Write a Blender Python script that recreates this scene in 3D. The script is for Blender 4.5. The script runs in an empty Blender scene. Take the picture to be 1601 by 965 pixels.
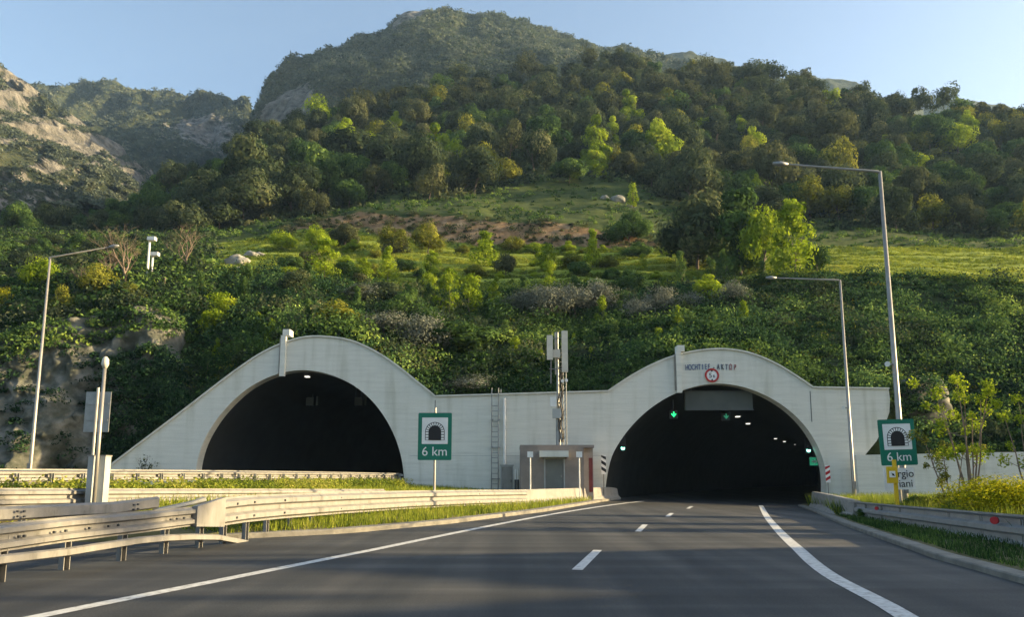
import bpy, math, random
import numpy as np
from mathutils import Vector
R = math.radians
random.seed(7); rng = np.random.default_rng(7)
scene = bpy.context.scene
col = scene.collection

# ------------------------------------------------------------------ camera
FPX = 1150.0; PCX, PCY = 800.0, 579.0; CAMZ = 1.4
TH = math.atan(170 / FPX)
cam_d = bpy.data.cameras.new('camera'); cam = bpy.data.objects.new('camera', cam_d); col.objects.link(cam)
cam.location = (0, 0, CAMZ); cam.rotation_euler = (R(90) + TH, 0, 0)
cam_d.sensor_width = 36; cam_d.lens = FPX / 1601 * 36
cam_d.shift_y = (PCY - 482.5) / 1601
cam_d.clip_end = 6000; cam_d.clip_start = 0.05
scene.camera = cam

# ------------------------------------------------------------------ sky, sun, exposure
HAZE = 0.00020
SUN_EL, SUN_AZ = 15.0, 87.0            # azimuth clockwise from +Y
w = bpy.data.worlds.new('World'); scene.world = w; w.use_nodes = True
nt = w.node_tree; bg = nt.nodes['Background']
sky = nt.nodes.new('ShaderNodeTexSky'); sky.sky_type = 'NISHITA'; sky.sun_disc = False
sky.sun_elevation = R(SUN_EL); sky.sun_rotation = R(SUN_AZ)
sky.altitude = 100; sky.air_density = 1.0; sky.dust_density = 2.2; sky.ozone_density = 0.8
nt.links.new(sky.outputs[0], bg.inputs[0]); bg.inputs[1].default_value = 0.10
sd = bpy.data.lights.new('sun', 'SUN'); so = bpy.data.objects.new('sun', sd); col.objects.link(so)
sd.energy = 5.0; sd.angle = R(0.5); sd.color = (1.0, 0.75, 0.39)
sv = Vector((math.sin(R(SUN_AZ)) * math.cos(R(SUN_EL)), math.cos(R(SUN_AZ)) * math.cos(R(SUN_EL)), math.sin(R(SUN_EL))))
so.rotation_euler = sv.to_track_quat('Z', 'Y').to_euler(); so.location = (60, 10, 40)
vs = scene.view_settings
scene.display_settings.display_device = 'sRGB'
vs.view_transform = 'Standard'; vs.look = 'None'; vs.gamma = 1; vs.use_curve_mapping = False
vs.exposure = 1.74
cy = scene.cycles
cy.max_bounces = 6; cy.diffuse_bounces = 3; cy.glossy_bounces = 2; cy.transmission_bounces = 3; cy.transparent_max_bounces = 4
cy.volume_bounces = 0; cy.use_adaptive_sampling = True; cy.adaptive_threshold = 0.02
cy.use_denoising = True; cy.caustics_reflective = False; cy.caustics_refractive = False

# ------------------------------------------------------------------ helpers
def ray(px, py):
    u = (px - PCX) / FPX; v = (PCY - py) / FPX
    return (u, math.cos(TH) - v * math.sin(TH), math.sin(TH) + v * math.cos(TH))
def P(px, py, Y):                       # point of the picture at depth Y
    r = ray(px, py); t = Y / r[1]; return (r[0] * t, Y, CAMZ + r[2] * t)
XC = np.polyfit([7.8, 11.71, 14.9, 20.03, 23.06, 27.63, 30.67, 35.21, 38.47], [0.2, 1.01, 1.68, 3.36, 4.07, 5.73, 6.55, 8.28, 9.22], 2)
def xc(y): return float(np.polyval(XC, max(y, 2)))
def zr(x, y):                           # road surface, banked towards the tunnel
    s = 0.03 * min(max((y - 15) / 25, 0), 1)
    return -s * min(max(x - xc(y), -7), 7)
def G(px, py, dz=0.0):                  # point of the road surface seen at a pixel
    r = ray(px, py); z = 0.0; p = None
    for _ in range(12):
        t = (z + dz - CAMZ) / r[2]; p = (r[0] * t, r[1] * t); z = zr(*p)
    return (p[0], p[1], z + dz)

def tag(o, label=None, cat=None, group=None, kind=None):
    if label: o['label'] = label
    if cat: o['category'] = cat
    if group: o['group'] = group
    if kind: o['kind'] = kind
    return o
def empty(name, loc, label, cat, group=None, rz=0):
    o = bpy.data.objects.new(name, None); col.objects.link(o); o.location = loc; o.rotation_euler = (0, 0, rz)
    o.empty_display_size = .2
    return tag(o, label, cat, group)
class MB:
    def __init__(s): s.v = []; s.f = []
    def add(s, v, f):
        n = len(s.v); s.v += [tuple(p) for p in v]; s.f += [tuple(i + n for i in q) for q in f]; return s
    def box(s, x0, x1, y0, y1, z0, z1):
        v = [(x, y, z) for z in (z0, z1) for y in (y0, y1) for x in (x0, x1)]
        return s.add(v, [(0, 2, 3, 1), (4, 5, 7, 6), (0, 1, 5, 4), (2, 6, 7, 3), (0, 4, 6, 2), (1, 3, 7, 5)])
    def cbox(s, c, d): return s.box(c[0]-d[0]/2, c[0]+d[0]/2, c[1]-d[1]/2, c[1]+d[1]/2, c[2]-d[2]/2, c[2]+d[2]/2)
    def tube(s, pts, rad, n=8, cap=True):
        pts = [Vector(p) for p in pts]; rad = rad if isinstance(rad, (list, tuple)) else [rad] * len(pts)
        v = []; f = []; a = None
        for i, p in enumerate(pts):
            d = (pts[min(i + 1, len(pts)-1)] - pts[max(i - 1, 0)]).normalized()
            if a is None: a = d.orthogonal().normalized()
            else:
                a = a - d * a.dot(d); a = a.normalized() if a.length > 1e-6 else d.orthogonal().normalized()
            b = d.cross(a)
            v += [p + (a * math.cos(t) + b * math.sin(t)) * rad[i] for t in [2 * math.pi * k / n for k in range(n)]]
        for i in range(len(pts) - 1):
            for k in range(n):
                f.append((i*n+k, i*n+(k+1) % n, (i+1)*n+(k+1) % n, (i+1)*n+k))
        if cap: f.append(tuple(range(n))[::-1]); f.append(tuple(range((len(pts)-1)*n, len(pts)*n)))
        return s.add(v, f)
    def sweep(s, path, prof, close=True, cap=True):
        """path: points (x,y,z); prof: (d,h), d towards the right side of travel."""
        m = len(prof); v = []; f = []
        for i, p in enumerate(path):
            a = path[max(i-1, 0)]; b = path[min(i+1, len(path)-1)]
            dx, dy = b[0]-a[0], b[1]-a[1]; L = math.hypot(dx, dy) or 1
            nx, ny = dy / L, -dx / L
            v += [(p[0] + nx * d, p[1] + ny * d, p[2] + h) for d, h in prof]
        for i in range(len(path) - 1):
            for k in range(m if close else m - 1):
                f.append((i*m+k, i*m+(k+1) % m, (i+1)*m+(k+1) % m, (i+1)*m+k))
        if close and cap: f.append(tuple(range(m))); f.append(tuple(range((len(path)-1)*m, len(path)*m))[::-1])
        return s.add(v, f)
    def strip(s, a, b):
        n = len(a); return s.add(list(a) + list(b), [(i, i+1, n+i+1, n+i) for i in range(n-1)])
    def build(s, name, m, parent=None, smooth=False, loc=None):
        me = bpy.data.meshes.new(name); me.from_pydata(s.v, [], s.f); me.update()
        if smooth: me.shade_smooth()
        me.materials.append(m)
        o = bpy.data.objects.new(name, me); col.objects.link(o)
        if loc: me.transform(__import__('mathutils').Matrix.Translation(-Vector(loc))); o.location = loc
        if parent:
            o.parent = parent
            if not loc:
                me.transform(world_of(parent).inverted())
        return o
def world_of(o):
    from mathutils import Matrix
    m = Matrix.LocRotScale(o.location, o.rotation_euler, o.scale)
    return world_of(o.parent) @ m if o.parent else m
def interp(pts, n):                      # smooth resampling of a polyline
    pts = np.array(pts, float); d = np.r_[0, np.cumsum(np.linalg.norm(np.diff(pts, axis=0), axis=1))]
    t = np.linspace(0, d[-1], n); m = np.gradient(pts, d, axis=0, edge_order=1)
    i = np.clip(np.searchsorted(d, t, side='right') - 1, 0, len(d) - 2); h = (d[i+1]-d[i])[:, None]; u = ((t-d[i])[:, None])/h
    return [tuple(q) for q in (2*u**3-3*u**2+1)*pts[i]+(u**3-2*u**2+u)*h*m[i]+(-2*u**3+3*u**2)*pts[i+1]+(u**3-u**2)*h*m[i+1]]
def plate(loops, depth, bevel=0):        # filled 2D outline (x,z) with holes, extruded along y
    cu = bpy.data.curves.new('outline', 'CURVE'); cu.dimensions = '2D'; cu.fill_mode = 'BOTH'; cu.extrude = depth / 2
    for lp in loops:
        sp = cu.splines.new('POLY'); sp.points.add(len(lp) - 1)
        for q, (x, z) in zip(sp.points, lp): q.co = (x, z, 0, 1)
        sp.use_cyclic_u = True
    o = bpy.data.objects.new('outline', cu); me = o.to_mesh(); b = MB()
    b.v = [(v.co.x, -v.co.z, v.co.y) for v in me.vertices]; b.f = [tuple(p.vertices) for p in me.polygons]
    o.to_mesh_clear(); bpy.data.objects.remove(o); bpy.data.curves.remove(cu); return b
def text(body, size, depth=.01, cx=True):
    cu = bpy.data.curves.new('text', 'FONT'); cu.body = body; cu.size = size; cu.extrude = depth / 2; cu.align_x = 'CENTER' if cx else 'LEFT'
    o = bpy.data.objects.new('text', cu); me = o.to_mesh(); b = MB()
    b.v = [(v.co.x, -v.co.z, v.co.y) for v in me.vertices]; b.f = [tuple(p.vertices) for p in me.polygons]
    o.to_mesh_clear(); bpy.data.objects.remove(o); bpy.data.curves.remove(cu); return b
def move(b, d, rz=0, ry=0, sx=1):
    c, s = math.cos(rz), math.sin(rz); cy_, sy_ = math.cos(ry), math.sin(ry); out = []
    for x, y, z in b.v:
        x *= sx; x, z = x*cy_ - z*sy_, x*sy_ + z*cy_
        x, y = x*c - y*s, x*s + y*c; out.append((x+d[0], y+d[1], z+d[2]))
    b.v = out; return b

# noise
def vnoise(x, y, seed=0):
    xi = np.floor(x).astype(np.int64); yi = np.floor(y).astype(np.int64); xf = x - xi; yf = y - yi
    def h(a, b):
        n = (a * 374761393 + b * 668265263 + seed * 69069 + 1013904223) & 0xffffffff
        n = ((n ^ (n >> 13)) * 1274126177) & 0xffffffff; return ((n ^ (n >> 16)) & 0xffff) / 65535.0
    u = xf*xf*(3-2*xf); v = yf*yf*(3-2*yf)
    return (h(xi, yi)*(1-u)+h(xi+1, yi)*u)*(1-v)+(h(xi, yi+1)*(1-u)+h(xi+1, yi+1)*u)*v
def fbm(x, y, oc=5, seed=0):
    a = 1; s = 0; t = 0
    for i in range(oc): s = s + a*vnoise(x*2**i+17*i, y*2**i-9*i, seed+i); t += a; a *= .5
    return s/t

# ------------------------------------------------------------------ materials
def ramp(n, stops):
    r = n.new('ShaderNodeValToRGB'); el = r.color_ramp.elements
    while len(el) > 1: el.remove(el[-1])
    for i, (p, c) in enumerate(stops):
        e = el[0] if i == 0 else el.new(p); e.position = p; e.color = (*c, 1)
    return r
def pmat(name, stops, scale=2.0, rough=.8, metal=0.0, bump=0.0, bscale=20, stretch=(1, 1, 1), detail=6, spec=.3):
    m = bpy.data.materials.new(name); m.use_nodes = True; n = m.node_tree.nodes; l = m.node_tree.links
    b = n['Principled BSDF']; b.inputs['Roughness'].default_value = rough; b.inputs['Metallic'].default_value = metal
    b.inputs['Specular IOR Level'].default_value = spec
    if isinstance(stops[0], (int, float)): stops = [(.3, tuple(c*.85 for c in stops)), (.7, tuple(min(c*1.1, 1) for c in stops))]
    g = n.new('ShaderNodeNewGeometry'); mp = n.new('ShaderNodeMapping'); mp.inputs['Scale'].default_value = stretch
    l.new(g.outputs['Position'], mp.inputs[0])
    t = n.new('ShaderNodeTexNoise'); t.inputs['Scale'].default_value = scale; t.inputs['Detail'].default_value = detail; t.inputs['Roughness'].default_value = .6
    l.new(mp.outputs[0], t.inputs['Vector']); r = ramp(n, stops); l.new(t.outputs[0], r.inputs[0]); l.new(r.outputs[0], b.inputs['Base Color'])
    if bump:
        t2 = n.new('ShaderNodeTexNoise'); t2.inputs['Scale'].default_value = bscale; t2.inputs['Detail'].default_value = 5
        l.new(mp.outputs[0], t2.inputs['Vector'])
        bm_ = n.new('ShaderNodeBump'); bm_.inputs['Strength'].default_value = bump; bm_.inputs['Distance'].default_value = .05
        l.new(t2.outputs[0], bm_.inputs['Height']); l.new(bm_.outputs[0], b.inputs['Normal'])
    return m
def leafmat(name, stops, trans=.35, rnd=.25):
    m = bpy.data.materials.new(name); m.use_nodes = True; n = m.node_tree.nodes; l = m.node_tree.links
    for x in list(n): n.remove(x)
    at = n.new('ShaderNodeAttribute'); at.attribute_name = 'tint'
    oi = n.new('ShaderNodeObjectInfo'); ma = n.new('ShaderNodeMath'); ma.operation = 'MULTIPLY_ADD'
    ma.inputs[1].default_value = rnd; l.new(oi.outputs['Random'], ma.inputs[0])
    sb = n.new('ShaderNodeMath'); sb.operation = 'SUBTRACT'; sb.inputs[1].default_value = rnd / 2
    l.new(at.outputs['Fac'], sb.inputs[0]); l.new(sb.outputs[0], ma.inputs[2])
    r = ramp(n, stops); l.new(ma.outputs[0], r.inputs[0])
    d = n.new('ShaderNodeBsdfDiffuse'); t = n.new('ShaderNodeBsdfTranslucent'); mx = n.new('ShaderNodeMixShader'); mx.inputs[0].default_value = trans
    l.new(r.outputs[0], d.inputs[0]); l.new(r.outputs[0], t.inputs[0]); l.new(d.outputs[0], mx.inputs[1]); l.new(t.outputs[0], mx.inputs[2])
    o = n.new('ShaderNodeOutputMaterial'); l.new(mx.outputs[0], o.inputs[0]); return m
def emis(name, c, s):
    m = bpy.data.materials.new(name); m.use_nodes = True; b = m.node_tree.nodes['Principled BSDF']
    b.inputs['Base Color'].default_value = (*c, 1); b.inputs['Emission Color'].default_value = (*c, 1); b.inputs['Emission Strength'].default_value = s
    return m
M = {}
M['leaf_dark'] = leafmat('leaf_dark', [(0, (0.018, 0.032, 0.018)), (.45, (0.048, 0.071, 0.037)), (.8, (0.098, 0.121, 0.057)), (1, (0.161, 0.172, 0.081))])
M['leaf_olive'] = leafmat('leaf_olive', [(0, (.028, .038, .018)), (.5, (.078, .092, .042)), (.85, (.145, .155, .07)), (1, (.21, .21, .10))])
M['leaf_green'] = leafmat('leaf_green', [(0, (0.018, 0.046, 0.018)), (.5, (0.063, 0.115, 0.034)), (.85, (0.138, 0.218, 0.052)), (1, (0.230, 0.310, 0.069))])
M['leaf_far'] = leafmat('leaf_far', [(0, (.040, .055, .042)), (.5, (.085, .108, .078)), (1, (.17, .19, .13))], .3)
M['leaf_bright'] = leafmat('leaf_bright', [(0, (.08, .14, .012)), (.5, (.24, .33, .025)), (1, (.44, .50, .045))], .45)
M['leaf_yellow'] = leafmat('leaf_yellow', [(0, (.10, .15, .012)), (.5, (.36, .36, .02)), (1, (.68, .58, .02))], .45)
M['leaf_gold'] = leafmat('leaf_gold', [(0, (.06, .08, .015)), (.5, (.165, .18, .03)), (1, (.32, .32, .05))], .4)
M['leaf_grey'] = leafmat('leaf_grey', [(0, (0.062, 0.073, 0.056)), (.5, (0.163, 0.181, 0.144)), (1, (0.338, 0.350, 0.288))], .2)
M['ivy'] = leafmat('ivy', [(0, (0.015, 0.036, 0.018)), (.4, (0.044, 0.094, 0.040)), (.75, (0.109, 0.190, 0.057)), (1, (0.307, 0.418, 0.109))], .3)
M['grass'] = leafmat('grass', [(0, (.08, .12, .02)), (.5, (.21, .26, .035)), (.8, (.31, .34, .05)), (1, (.40, .38, .09))], .4)
M['bark'] = pmat('bark', [(.3, (.05, .04, .03)), (.7, (.14, .11, .085))], 6, .9, bump=.3)
M['twig'] = pmat('twig', [(.3, (.13, .10, .075)), (.7, (.26, .20, .15))], 4, .9)
M['concrete'] = pmat('concrete', [(.25, (.17, .165, .155)), (.55, (.27, .26, .24)), (.8, (.34, .325, .30))], 1.3, .85, bump=.15)
M['kerb'] = pmat('kerb', [(.25, (.13, .125, .11)), (.6, (.23, .22, .195)), (.8, (.29, .275, .24))], 2.5, .9, bump=.3)
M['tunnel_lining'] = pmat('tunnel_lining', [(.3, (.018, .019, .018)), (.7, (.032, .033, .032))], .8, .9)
M['galv'] = pmat('galvanised', [(.3, (.13, .13, .12)), (.42, (.215, .21, .20)), (.6, (.25, .245, .235)), (.75, (.32, .31, .30))], 2.2, .6, .15, stretch=(2, 2, .7), spec=.4, detail=9)
M['galv_shade_lift'] = pmat('galvanised_shade_lift', [(.25, (.26, .27, .285)), (.5, (.36, .37, .385)), (.75, (.44, .45, .465))], 2.5, .45, .4)  # rail metal brightened in colour to make up for shade on the right rail
M['galv_dark'] = pmat('galvanised_dark', [(.3, (.20, .21, .21)), (.7, (.34, .35, .35))], 2, .5, .5)
M['pole'] = pmat('pole', [(.3, (.27, .26, .24)), (.7, (.36, .345, .32))], 3, .45, .4)
M['white'] = pmat('white_paint', (.72, .73, .72), 2, .5)
M['sign_white'] = pmat('sign_white', (.80, .80, .79), .8, .45)
M['sign_green'] = pmat('sign_green', (.004, .16, .105), .8, .4)
M['black'] = pmat('black', (.015, .015, .018), 2, .5)
M['dark_panel'] = pmat('dark_panel', [(.3, (.06, .07, .068)), (.7, (.10, .11, .105))], .6, .6)
M['red'] = pmat('red', (.42, .02, .025), 2, .5)
M['yellow'] = pmat('yellow', (.70, .46, .02), 1, .5)
M['grey_box'] = pmat('grey_box', (.36, .38, .38), 2, .6)
M['dark_grey'] = pmat('dark_grey', (.07, .075, .08), 2, .6)
M['blue_letter'] = pmat('blue_letter', (.045, .075, .22), 2, .5)
M['navy_letter'] = pmat('navy_letter', (.035, .045, .09), 2, .5)
M['red_letter'] = pmat('red_letter', (.25, .03, .05), 2, .5)
M['plaster'] = pmat('plaster', [(.3, (.19, .165, .15)), (.7, (.27, .235, .215))], 1.2, .9, bump=.1)
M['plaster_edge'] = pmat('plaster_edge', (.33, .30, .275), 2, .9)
M['door_grey'] = pmat('door_grey', (.14, .15, .145), 2, .6)
M['door_red'] = pmat('door_red', (.16, .035, .035), 2, .6)
M['antenna'] = pmat('antenna', (.60, .56, .48), 2, .5)
M['rock'] = pmat('rock', [(.34, (.03, .036, .026)), (.48, (.075, .08, .064)), (.6, (.14, .14, .12)), (.72, (.22, .21, .185))], .9, .95, bump=1.0, bscale=2.2, detail=9)
M['boulder'] = pmat('boulder', [(.3, (.14, .14, .125)), (.7, (.32, .31, .28))], 1.2, .95, bump=.6, bscale=4)
M['marking'] = pmat('marking', [(.30, (.14, .14, .14)), (.40, (.42, .42, .41)), (.55, (.56, .57, .56)), (.8, (.66, .67, .66))], 9, .7, detail=9)
M['lamp_white'] = emis('lamp_white', (1, .95, .85), .5)
M['lamp_cyan'] = emis('lamp_cyan', (.25, 1, .75), 2.2)
M['lamp_green'] = emis('lamp_green', (.02, .75, .2), .8)
M['lamp_dimgreen'] = emis('lamp_dimgreen', (.02, .22, .12), .25)

def wallmat():
    m = bpy.data.materials.new('painted_wall'); m.use_nodes = True; n = m.node_tree.nodes; l = m.node_tree.links
    b = n['Principled BSDF']; b.inputs['Roughness'].default_value = .75; b.inputs['Specular IOR Level'].default_value = .2
    g = n.new('ShaderNodeNewGeometry'); mp = n.new('ShaderNodeMapping'); mp.inputs['Scale'].default_value = (.5, 1, 5.5); l.new(g.outputs['Position'], mp.inputs[0])
    t = n.new('ShaderNodeTexNoise'); t.inputs['Scale'].default_value = 1.0; t.inputs['Detail'].default_value = 8; t.inputs['Roughness'].default_value = .65; l.new(mp.outputs[0], t.inputs[0])
    r = ramp(n, [(.3, (.58, .585, .54)), (.5, (.65, .655, .60)), (.7, (.70, .70, .65))]); l.new(t.outputs[0], r.inputs[0])
    mp2 = n.new('ShaderNodeMapping'); mp2.inputs['Scale'].default_value = (1.6, 1, .16); l.new(g.outputs['Position'], mp2.inputs[0])
    t2 = n.new('ShaderNodeTexNoise'); t2.inputs['Scale'].default_value = 1.2; t2.inputs['Detail'].default_value = 7; l.new(mp2.outputs[0], t2.inputs[0])
    r2 = ramp(n, [(.30, (.82, .82, .79)), (.42, (.95, .95, .94)), (.52, (1, 1, 1))]); l.new(t2.outputs[0], r2.inputs[0])
    mx = n.new('ShaderNodeMixRGB'); mx.blend_type = 'MULTIPLY'; mx.inputs[0].default_value = 1; l.new(r.outputs[0], mx.inputs[1]); l.new(r2.outputs[0], mx.inputs[2])
    # board joints
    sp = n.new('ShaderNodeSeparateXYZ'); l.new(g.outputs['Position'], sp.inputs[0])
    md = n.new('ShaderNodeMath'); md.operation = 'MODULO'; md.inputs[1].default_value = 0.32; l.new(sp.outputs[2], md.inputs[0])
    lt = n.new('ShaderNodeMath'); lt.operation = 'LESS_THAN'; lt.inputs[1].default_value = .028; l.new(md.outputs[0], lt.inputs[0])
    mx2 = n.new('ShaderNodeMixRGB'); mx2.blend_type = 'MULTIPLY'; mx2.inputs[2].default_value = (.95, .95, .95, 1); l.new(lt.outputs[0], mx2.inputs[0]); l.new(mx.outputs[0], mx2.inputs[1])
    l.new(mx2.outputs[0], b.inputs['Base Color'])
    bm_ = n.new('ShaderNodeBump'); bm_.inputs['Strength'].default_value = .25; bm_.inputs['Distance'].default_value = .03; l.new(t.outputs[0], bm_.inputs['Height']); l.new(bm_.outputs[0], b.inputs['Normal'])
    return m
M['wall'] = wallmat()
def asphalt():
    m = bpy.data.materials.new('asphalt'); m.use_nodes = True; n = m.node_tree.nodes; l = m.node_tree.links
    b = n['Principled BSDF']; b.inputs['Specular IOR Level'].default_value = .35
    g = n.new('ShaderNodeNewGeometry')
    mp = n.new('ShaderNodeMapping'); mp.inputs['Rotation'].default_value = (0, 0, R(14)); mp.inputs['Scale'].default_value = (1.1, .06, 1); l.new(g.outputs['Position'], mp.inputs[0])
    t = n.new('ShaderNodeTexNoise'); t.inputs['Scale'].default_value = .9; t.inputs['Detail'].default_value = 5; l.new(mp.outputs[0], t.inputs[0])
    r = ramp(n, [(.35, (.026, .029, .033)), (.5, (.038, .041, .044)), (.62, (.056, .057, .058))]); l.new(t.outputs[0], r.inputs[0])
    t3 = n.new('ShaderNodeTexNoise'); t3.inputs['Scale'].default_value = 45; t3.inputs['Detail'].default_value = 3; l.new(g.outputs['Position'], t3.inputs[0])
    r3 = ramp(n, [(.3, (.6, .6, .6)), (.7, (1.45, 1.45, 1.45))]); l.new(t3.outputs[0], r3.inputs[0])
    mx = n.new('ShaderNodeMixRGB'); mx.blend_type = 'MULTIPLY'; mx.inputs[0].default_value = 1; l.new(r.outputs[0], mx.inputs[1]); l.new(r3.outputs[0], mx.inputs[2])
    t4 = n.new('ShaderNodeTexNoise'); t4.inputs['Scale'].default_value = .8; t4.inputs['Detail'].default_value = 6; l.new(g.outputs['Position'], t4.inputs[0])
    mp5 = n.new('ShaderNodeMapping'); mp5.inputs['Scale'].default_value = (.12, 1.6, 1); l.new(g.outputs['Position'], mp5.inputs[0]); l.new(mp5.outputs[0], t4.inputs[0])
    r4 = ramp(n, [(.3, (.7, .7, .71)), (.5, (1, 1, 1)), (.66, (1.5, 1.47, 1.43))]); l.new(t4.outputs[0], r4.inputs[0])
    mx4 = n.new('ShaderNodeMixRGB'); mx4.blend_type = 'MULTIPLY'; mx4.inputs[0].default_value = 1; l.new(mx.outputs[0], mx4.inputs[1]); l.new(r4.outputs[0], mx4.inputs[2])
    l.new(mx4.outputs[0], b.inputs['Base Color']); b.inputs['Roughness'].default_value = .72
    bm_ = n.new('ShaderNodeBump'); bm_.inputs['Strength'].default_value = .35; bm_.inputs['Distance'].default_value = .01; l.new(t3.outputs[0], bm_.inputs['Height']); l.new(bm_.outputs[0], b.inputs['Normal'])
    return m
M['asphalt'] = asphalt()
def terrmat(name, veg, rockc, s1, s2, bump=.6, bdist=.3, lush=None):   # attribute 'rock' mixes vegetation and bare rock/soil
    m = bpy.data.materials.new(name); m.use_nodes = True; n = m.node_tree.nodes; l = m.node_tree.links
    b = n['Principled BSDF']; b.inputs['Roughness'].default_value = .95; b.inputs['Specular IOR Level'].default_value = .1
    g = n.new('ShaderNodeNewGeometry')
    def nz(s, st, d=7):
        t = n.new('ShaderNodeTexNoise'); t.inputs['Scale'].default_value = s; t.inputs['Detail'].default_value = d; t.inputs['Roughness'].default_value = .65
        l.new(g.outputs['Position'], t.inputs[0]); r = ramp(n, st); l.new(t.outputs[0], r.inputs[0]); return t, r
    t1, r1 = nz(s1, veg); t2, r2 = nz(s2, rockc)
    at = n.new('ShaderNodeAttribute'); at.attribute_name = 'rock'
    ad = n.new('ShaderNodeMath'); ad.operation = 'ADD'; l.new(at.outputs['Fac'], ad.inputs[0]); l.new(t1.outputs[0], ad.inputs[1])
    st = n.new('ShaderNodeMapRange'); st.inputs['From Min'].default_value = .93; st.inputs['From Max'].default_value = 1.07; l.new(ad.outputs[0], st.inputs['Value'])
    c1 = r1
    if lush:
        t5, r5 = nz(s1, lush); am = n.new('ShaderNodeAttribute'); am.attribute_name = 'meadow'; c1 = n.new('ShaderNodeMixRGB')
        l.new(am.outputs['Fac'], c1.inputs[0]); l.new(r5.outputs[0], c1.inputs[1]); l.new(r1.outputs[0], c1.inputs[2])
    mx = n.new('ShaderNodeMixRGB'); l.new(st.outputs[0], mx.inputs[0]); l.new(c1.outputs[0], mx.inputs[1]); l.new(r2.outputs[0], mx.inputs[2]); l.new(mx.outputs[0], b.inputs['Base Color'])
    bm_ = n.new('ShaderNodeBump'); bm_.inputs['Strength'].default_value = bump; bm_.inputs['Distance'].default_value = bdist; l.new(t2.outputs[0], bm_.inputs['Height']); l.new(bm_.outputs[0], b.inputs['Normal'])
    return m
M['hill'] = terrmat('hill_ground', [(.3, (.08, .12, .02)), (.5, (.19, .235, .03)), (.7, (.30, .32, .05))], [(.3, (.10, .065, .035)), (.5, (.22, .145, .08)), (.7, (.38, .27, .16))], .5, .8, lush=[(.3, (.02, .035, .015)), (.7, (.05, .07, .025))])
M['mountain'] = terrmat('mountain_ground', [(.3, (.020, .030, .016)), (.5, (.045, .058, .028)), (.7, (.10, .105, .06))], [(.32, (.05, .052, .05)), (.45, (.14, .138, .128)), (.58, (.24, .23, .21)), (.72, (.38, .36, .32))], .16, .16, 1.0, 8)
M['verge'] = pmat('verge_ground', [(.3, (.05, .055, .02)), (.5, (.12, .11, .045)), (.75, (.22, .18, .10))], 1.1, .95, bump=.5, bscale=6)

# ------------------------------------------------------------------ leaf geometry
def mesh_np(name, v, f, tint, m):
    me = bpy.data.meshes.new(name); k = f.shape[1]
    me.vertices.add(len(v)); me.vertices.foreach_set('co', v.astype(np.float32).ravel())
    me.loops.add(f.size); me.loops.foreach_set('vertex_index', f.astype(np.int32).ravel())
    me.polygons.add(len(f)); me.polygons.foreach_set('loop_start', np.arange(0, f.size, k, dtype=np.int32))
    me.update(calc_edges=True)
    if tint is not None:
        a = me.attributes.new('tint', 'FLOAT', 'FACE'); a.data.foreach_set('value', tint.astype(np.float32))
    me.materials.append(m); return me
def leafquads(c, size, out=None, bias=.5, asp=.55):
    n = len(c); d = rng.normal(size=(n, 3)); d /= np.linalg.norm(d, axis=1)[:, None]
    if out is not None: d = d*(1-bias)+out*bias; d /= np.linalg.norm(d, axis=1)[:, None]+1e-9
    t = np.cross(d, rng.normal(size=(n, 3))); t /= np.linalg.norm(t, axis=1)[:, None]+1e-9; b = np.cross(d, t)
    s = (size*np.ones(n)*rng.uniform(.65, 1.35, n))[:, None]
    v = np.stack([c+t*s, c+b*s*asp, c-t*s, c-b*s*asp], 1).reshape(-1, 3)
    return v, np.arange(4*n).reshape(-1, 4)
def crown_cloud(n, lumps, shape='round', sparse=False, seed=0):
    r = np.random.default_rng(seed); C = []; O = []; T = []
    for k in range(lumps):
        d = r.normal(size=3); d /= np.linalg.norm(d); d[2] = abs(d[2])*1.25-.45 if shape != 'tall' else d[2]
        q = r.uniform(.45, 1.0) if k > 2 else .2
        z = .5+d[2]*.38*q; rad = r.uniform(.14, .26)
        wz = 1.0
        if shape == 'tall': z = r.uniform(.12, .9); wz = (1-abs(z-.38)/.65)**.7; rad = r.uniform(.10, .18)
        if shape == 'cone': z = r.uniform(.08, .95); wz = (1-z)**.6*1.1+.06; rad = .085+.12*(1-z)
        p = np.array([d[0]*.36*q*wz, d[1]*.36*q*wz, z]); m = int(n/lumps)
        e = r.normal(size=(m, 3)); e /= np.linalg.norm(e, axis=1)[:, None]
        rr = rad*(r.uniform(.35 if not sparse else .1, 1.12, m)**.45)[:, None]
        C.append(p+e*rr*np.array([1, 1, .8])); O.append(e); T.append(np.clip(.47+.15*r.normal()+.12*r.normal(size=m), 0, 1))
    return np.concatenate(C), np.concatenate(O), np.concatenate(T)
def crown_mesh(name, n, lumps, m, size, shape='round', sparse=False, seed=0):
    c, o, t = crown_cloud(n, lumps, shape, sparse, seed); v, f = leafquads(c, size, o, .72)
    return mesh_np(name, v, f, t, m)
def branches(seed, depth=4, spread=.55, up=.25, n0=4, r0=.03, L0=.32, n_side=5):
    r = random.Random(seed); b = MB()
    def go(p, d, L, rad, lv):
        q = p; pts = [p]; rr = [rad]
        for k in range(3):
            d = (d + Vector((r.uniform(-1, 1), r.uniform(-1, 1), r.uniform(-.3, .8)))*.14).normalized(); q = q + d*L/3; pts.append(q); rr.append(rad*(1-.18*(k+1)))
        b.tube(pts, rr, n_side, cap=False)
        if lv == 0: return
        for k in range(n0 if lv == depth else r.choice((2, 3))):
            nd = (d + Vector((r.uniform(-1, 1), r.uniform(-1, 1), r.uniform(-.2, 1)*up*2))*spread*1.4).normalized()
            go(pts[-1] if k else pts[2], nd, L*r.uniform(.6, .85), rad*.5, lv-1)
    go(Vector((0, 0, 0)), Vector((0, 0, 1)), L0, r0, depth); return b
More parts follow.
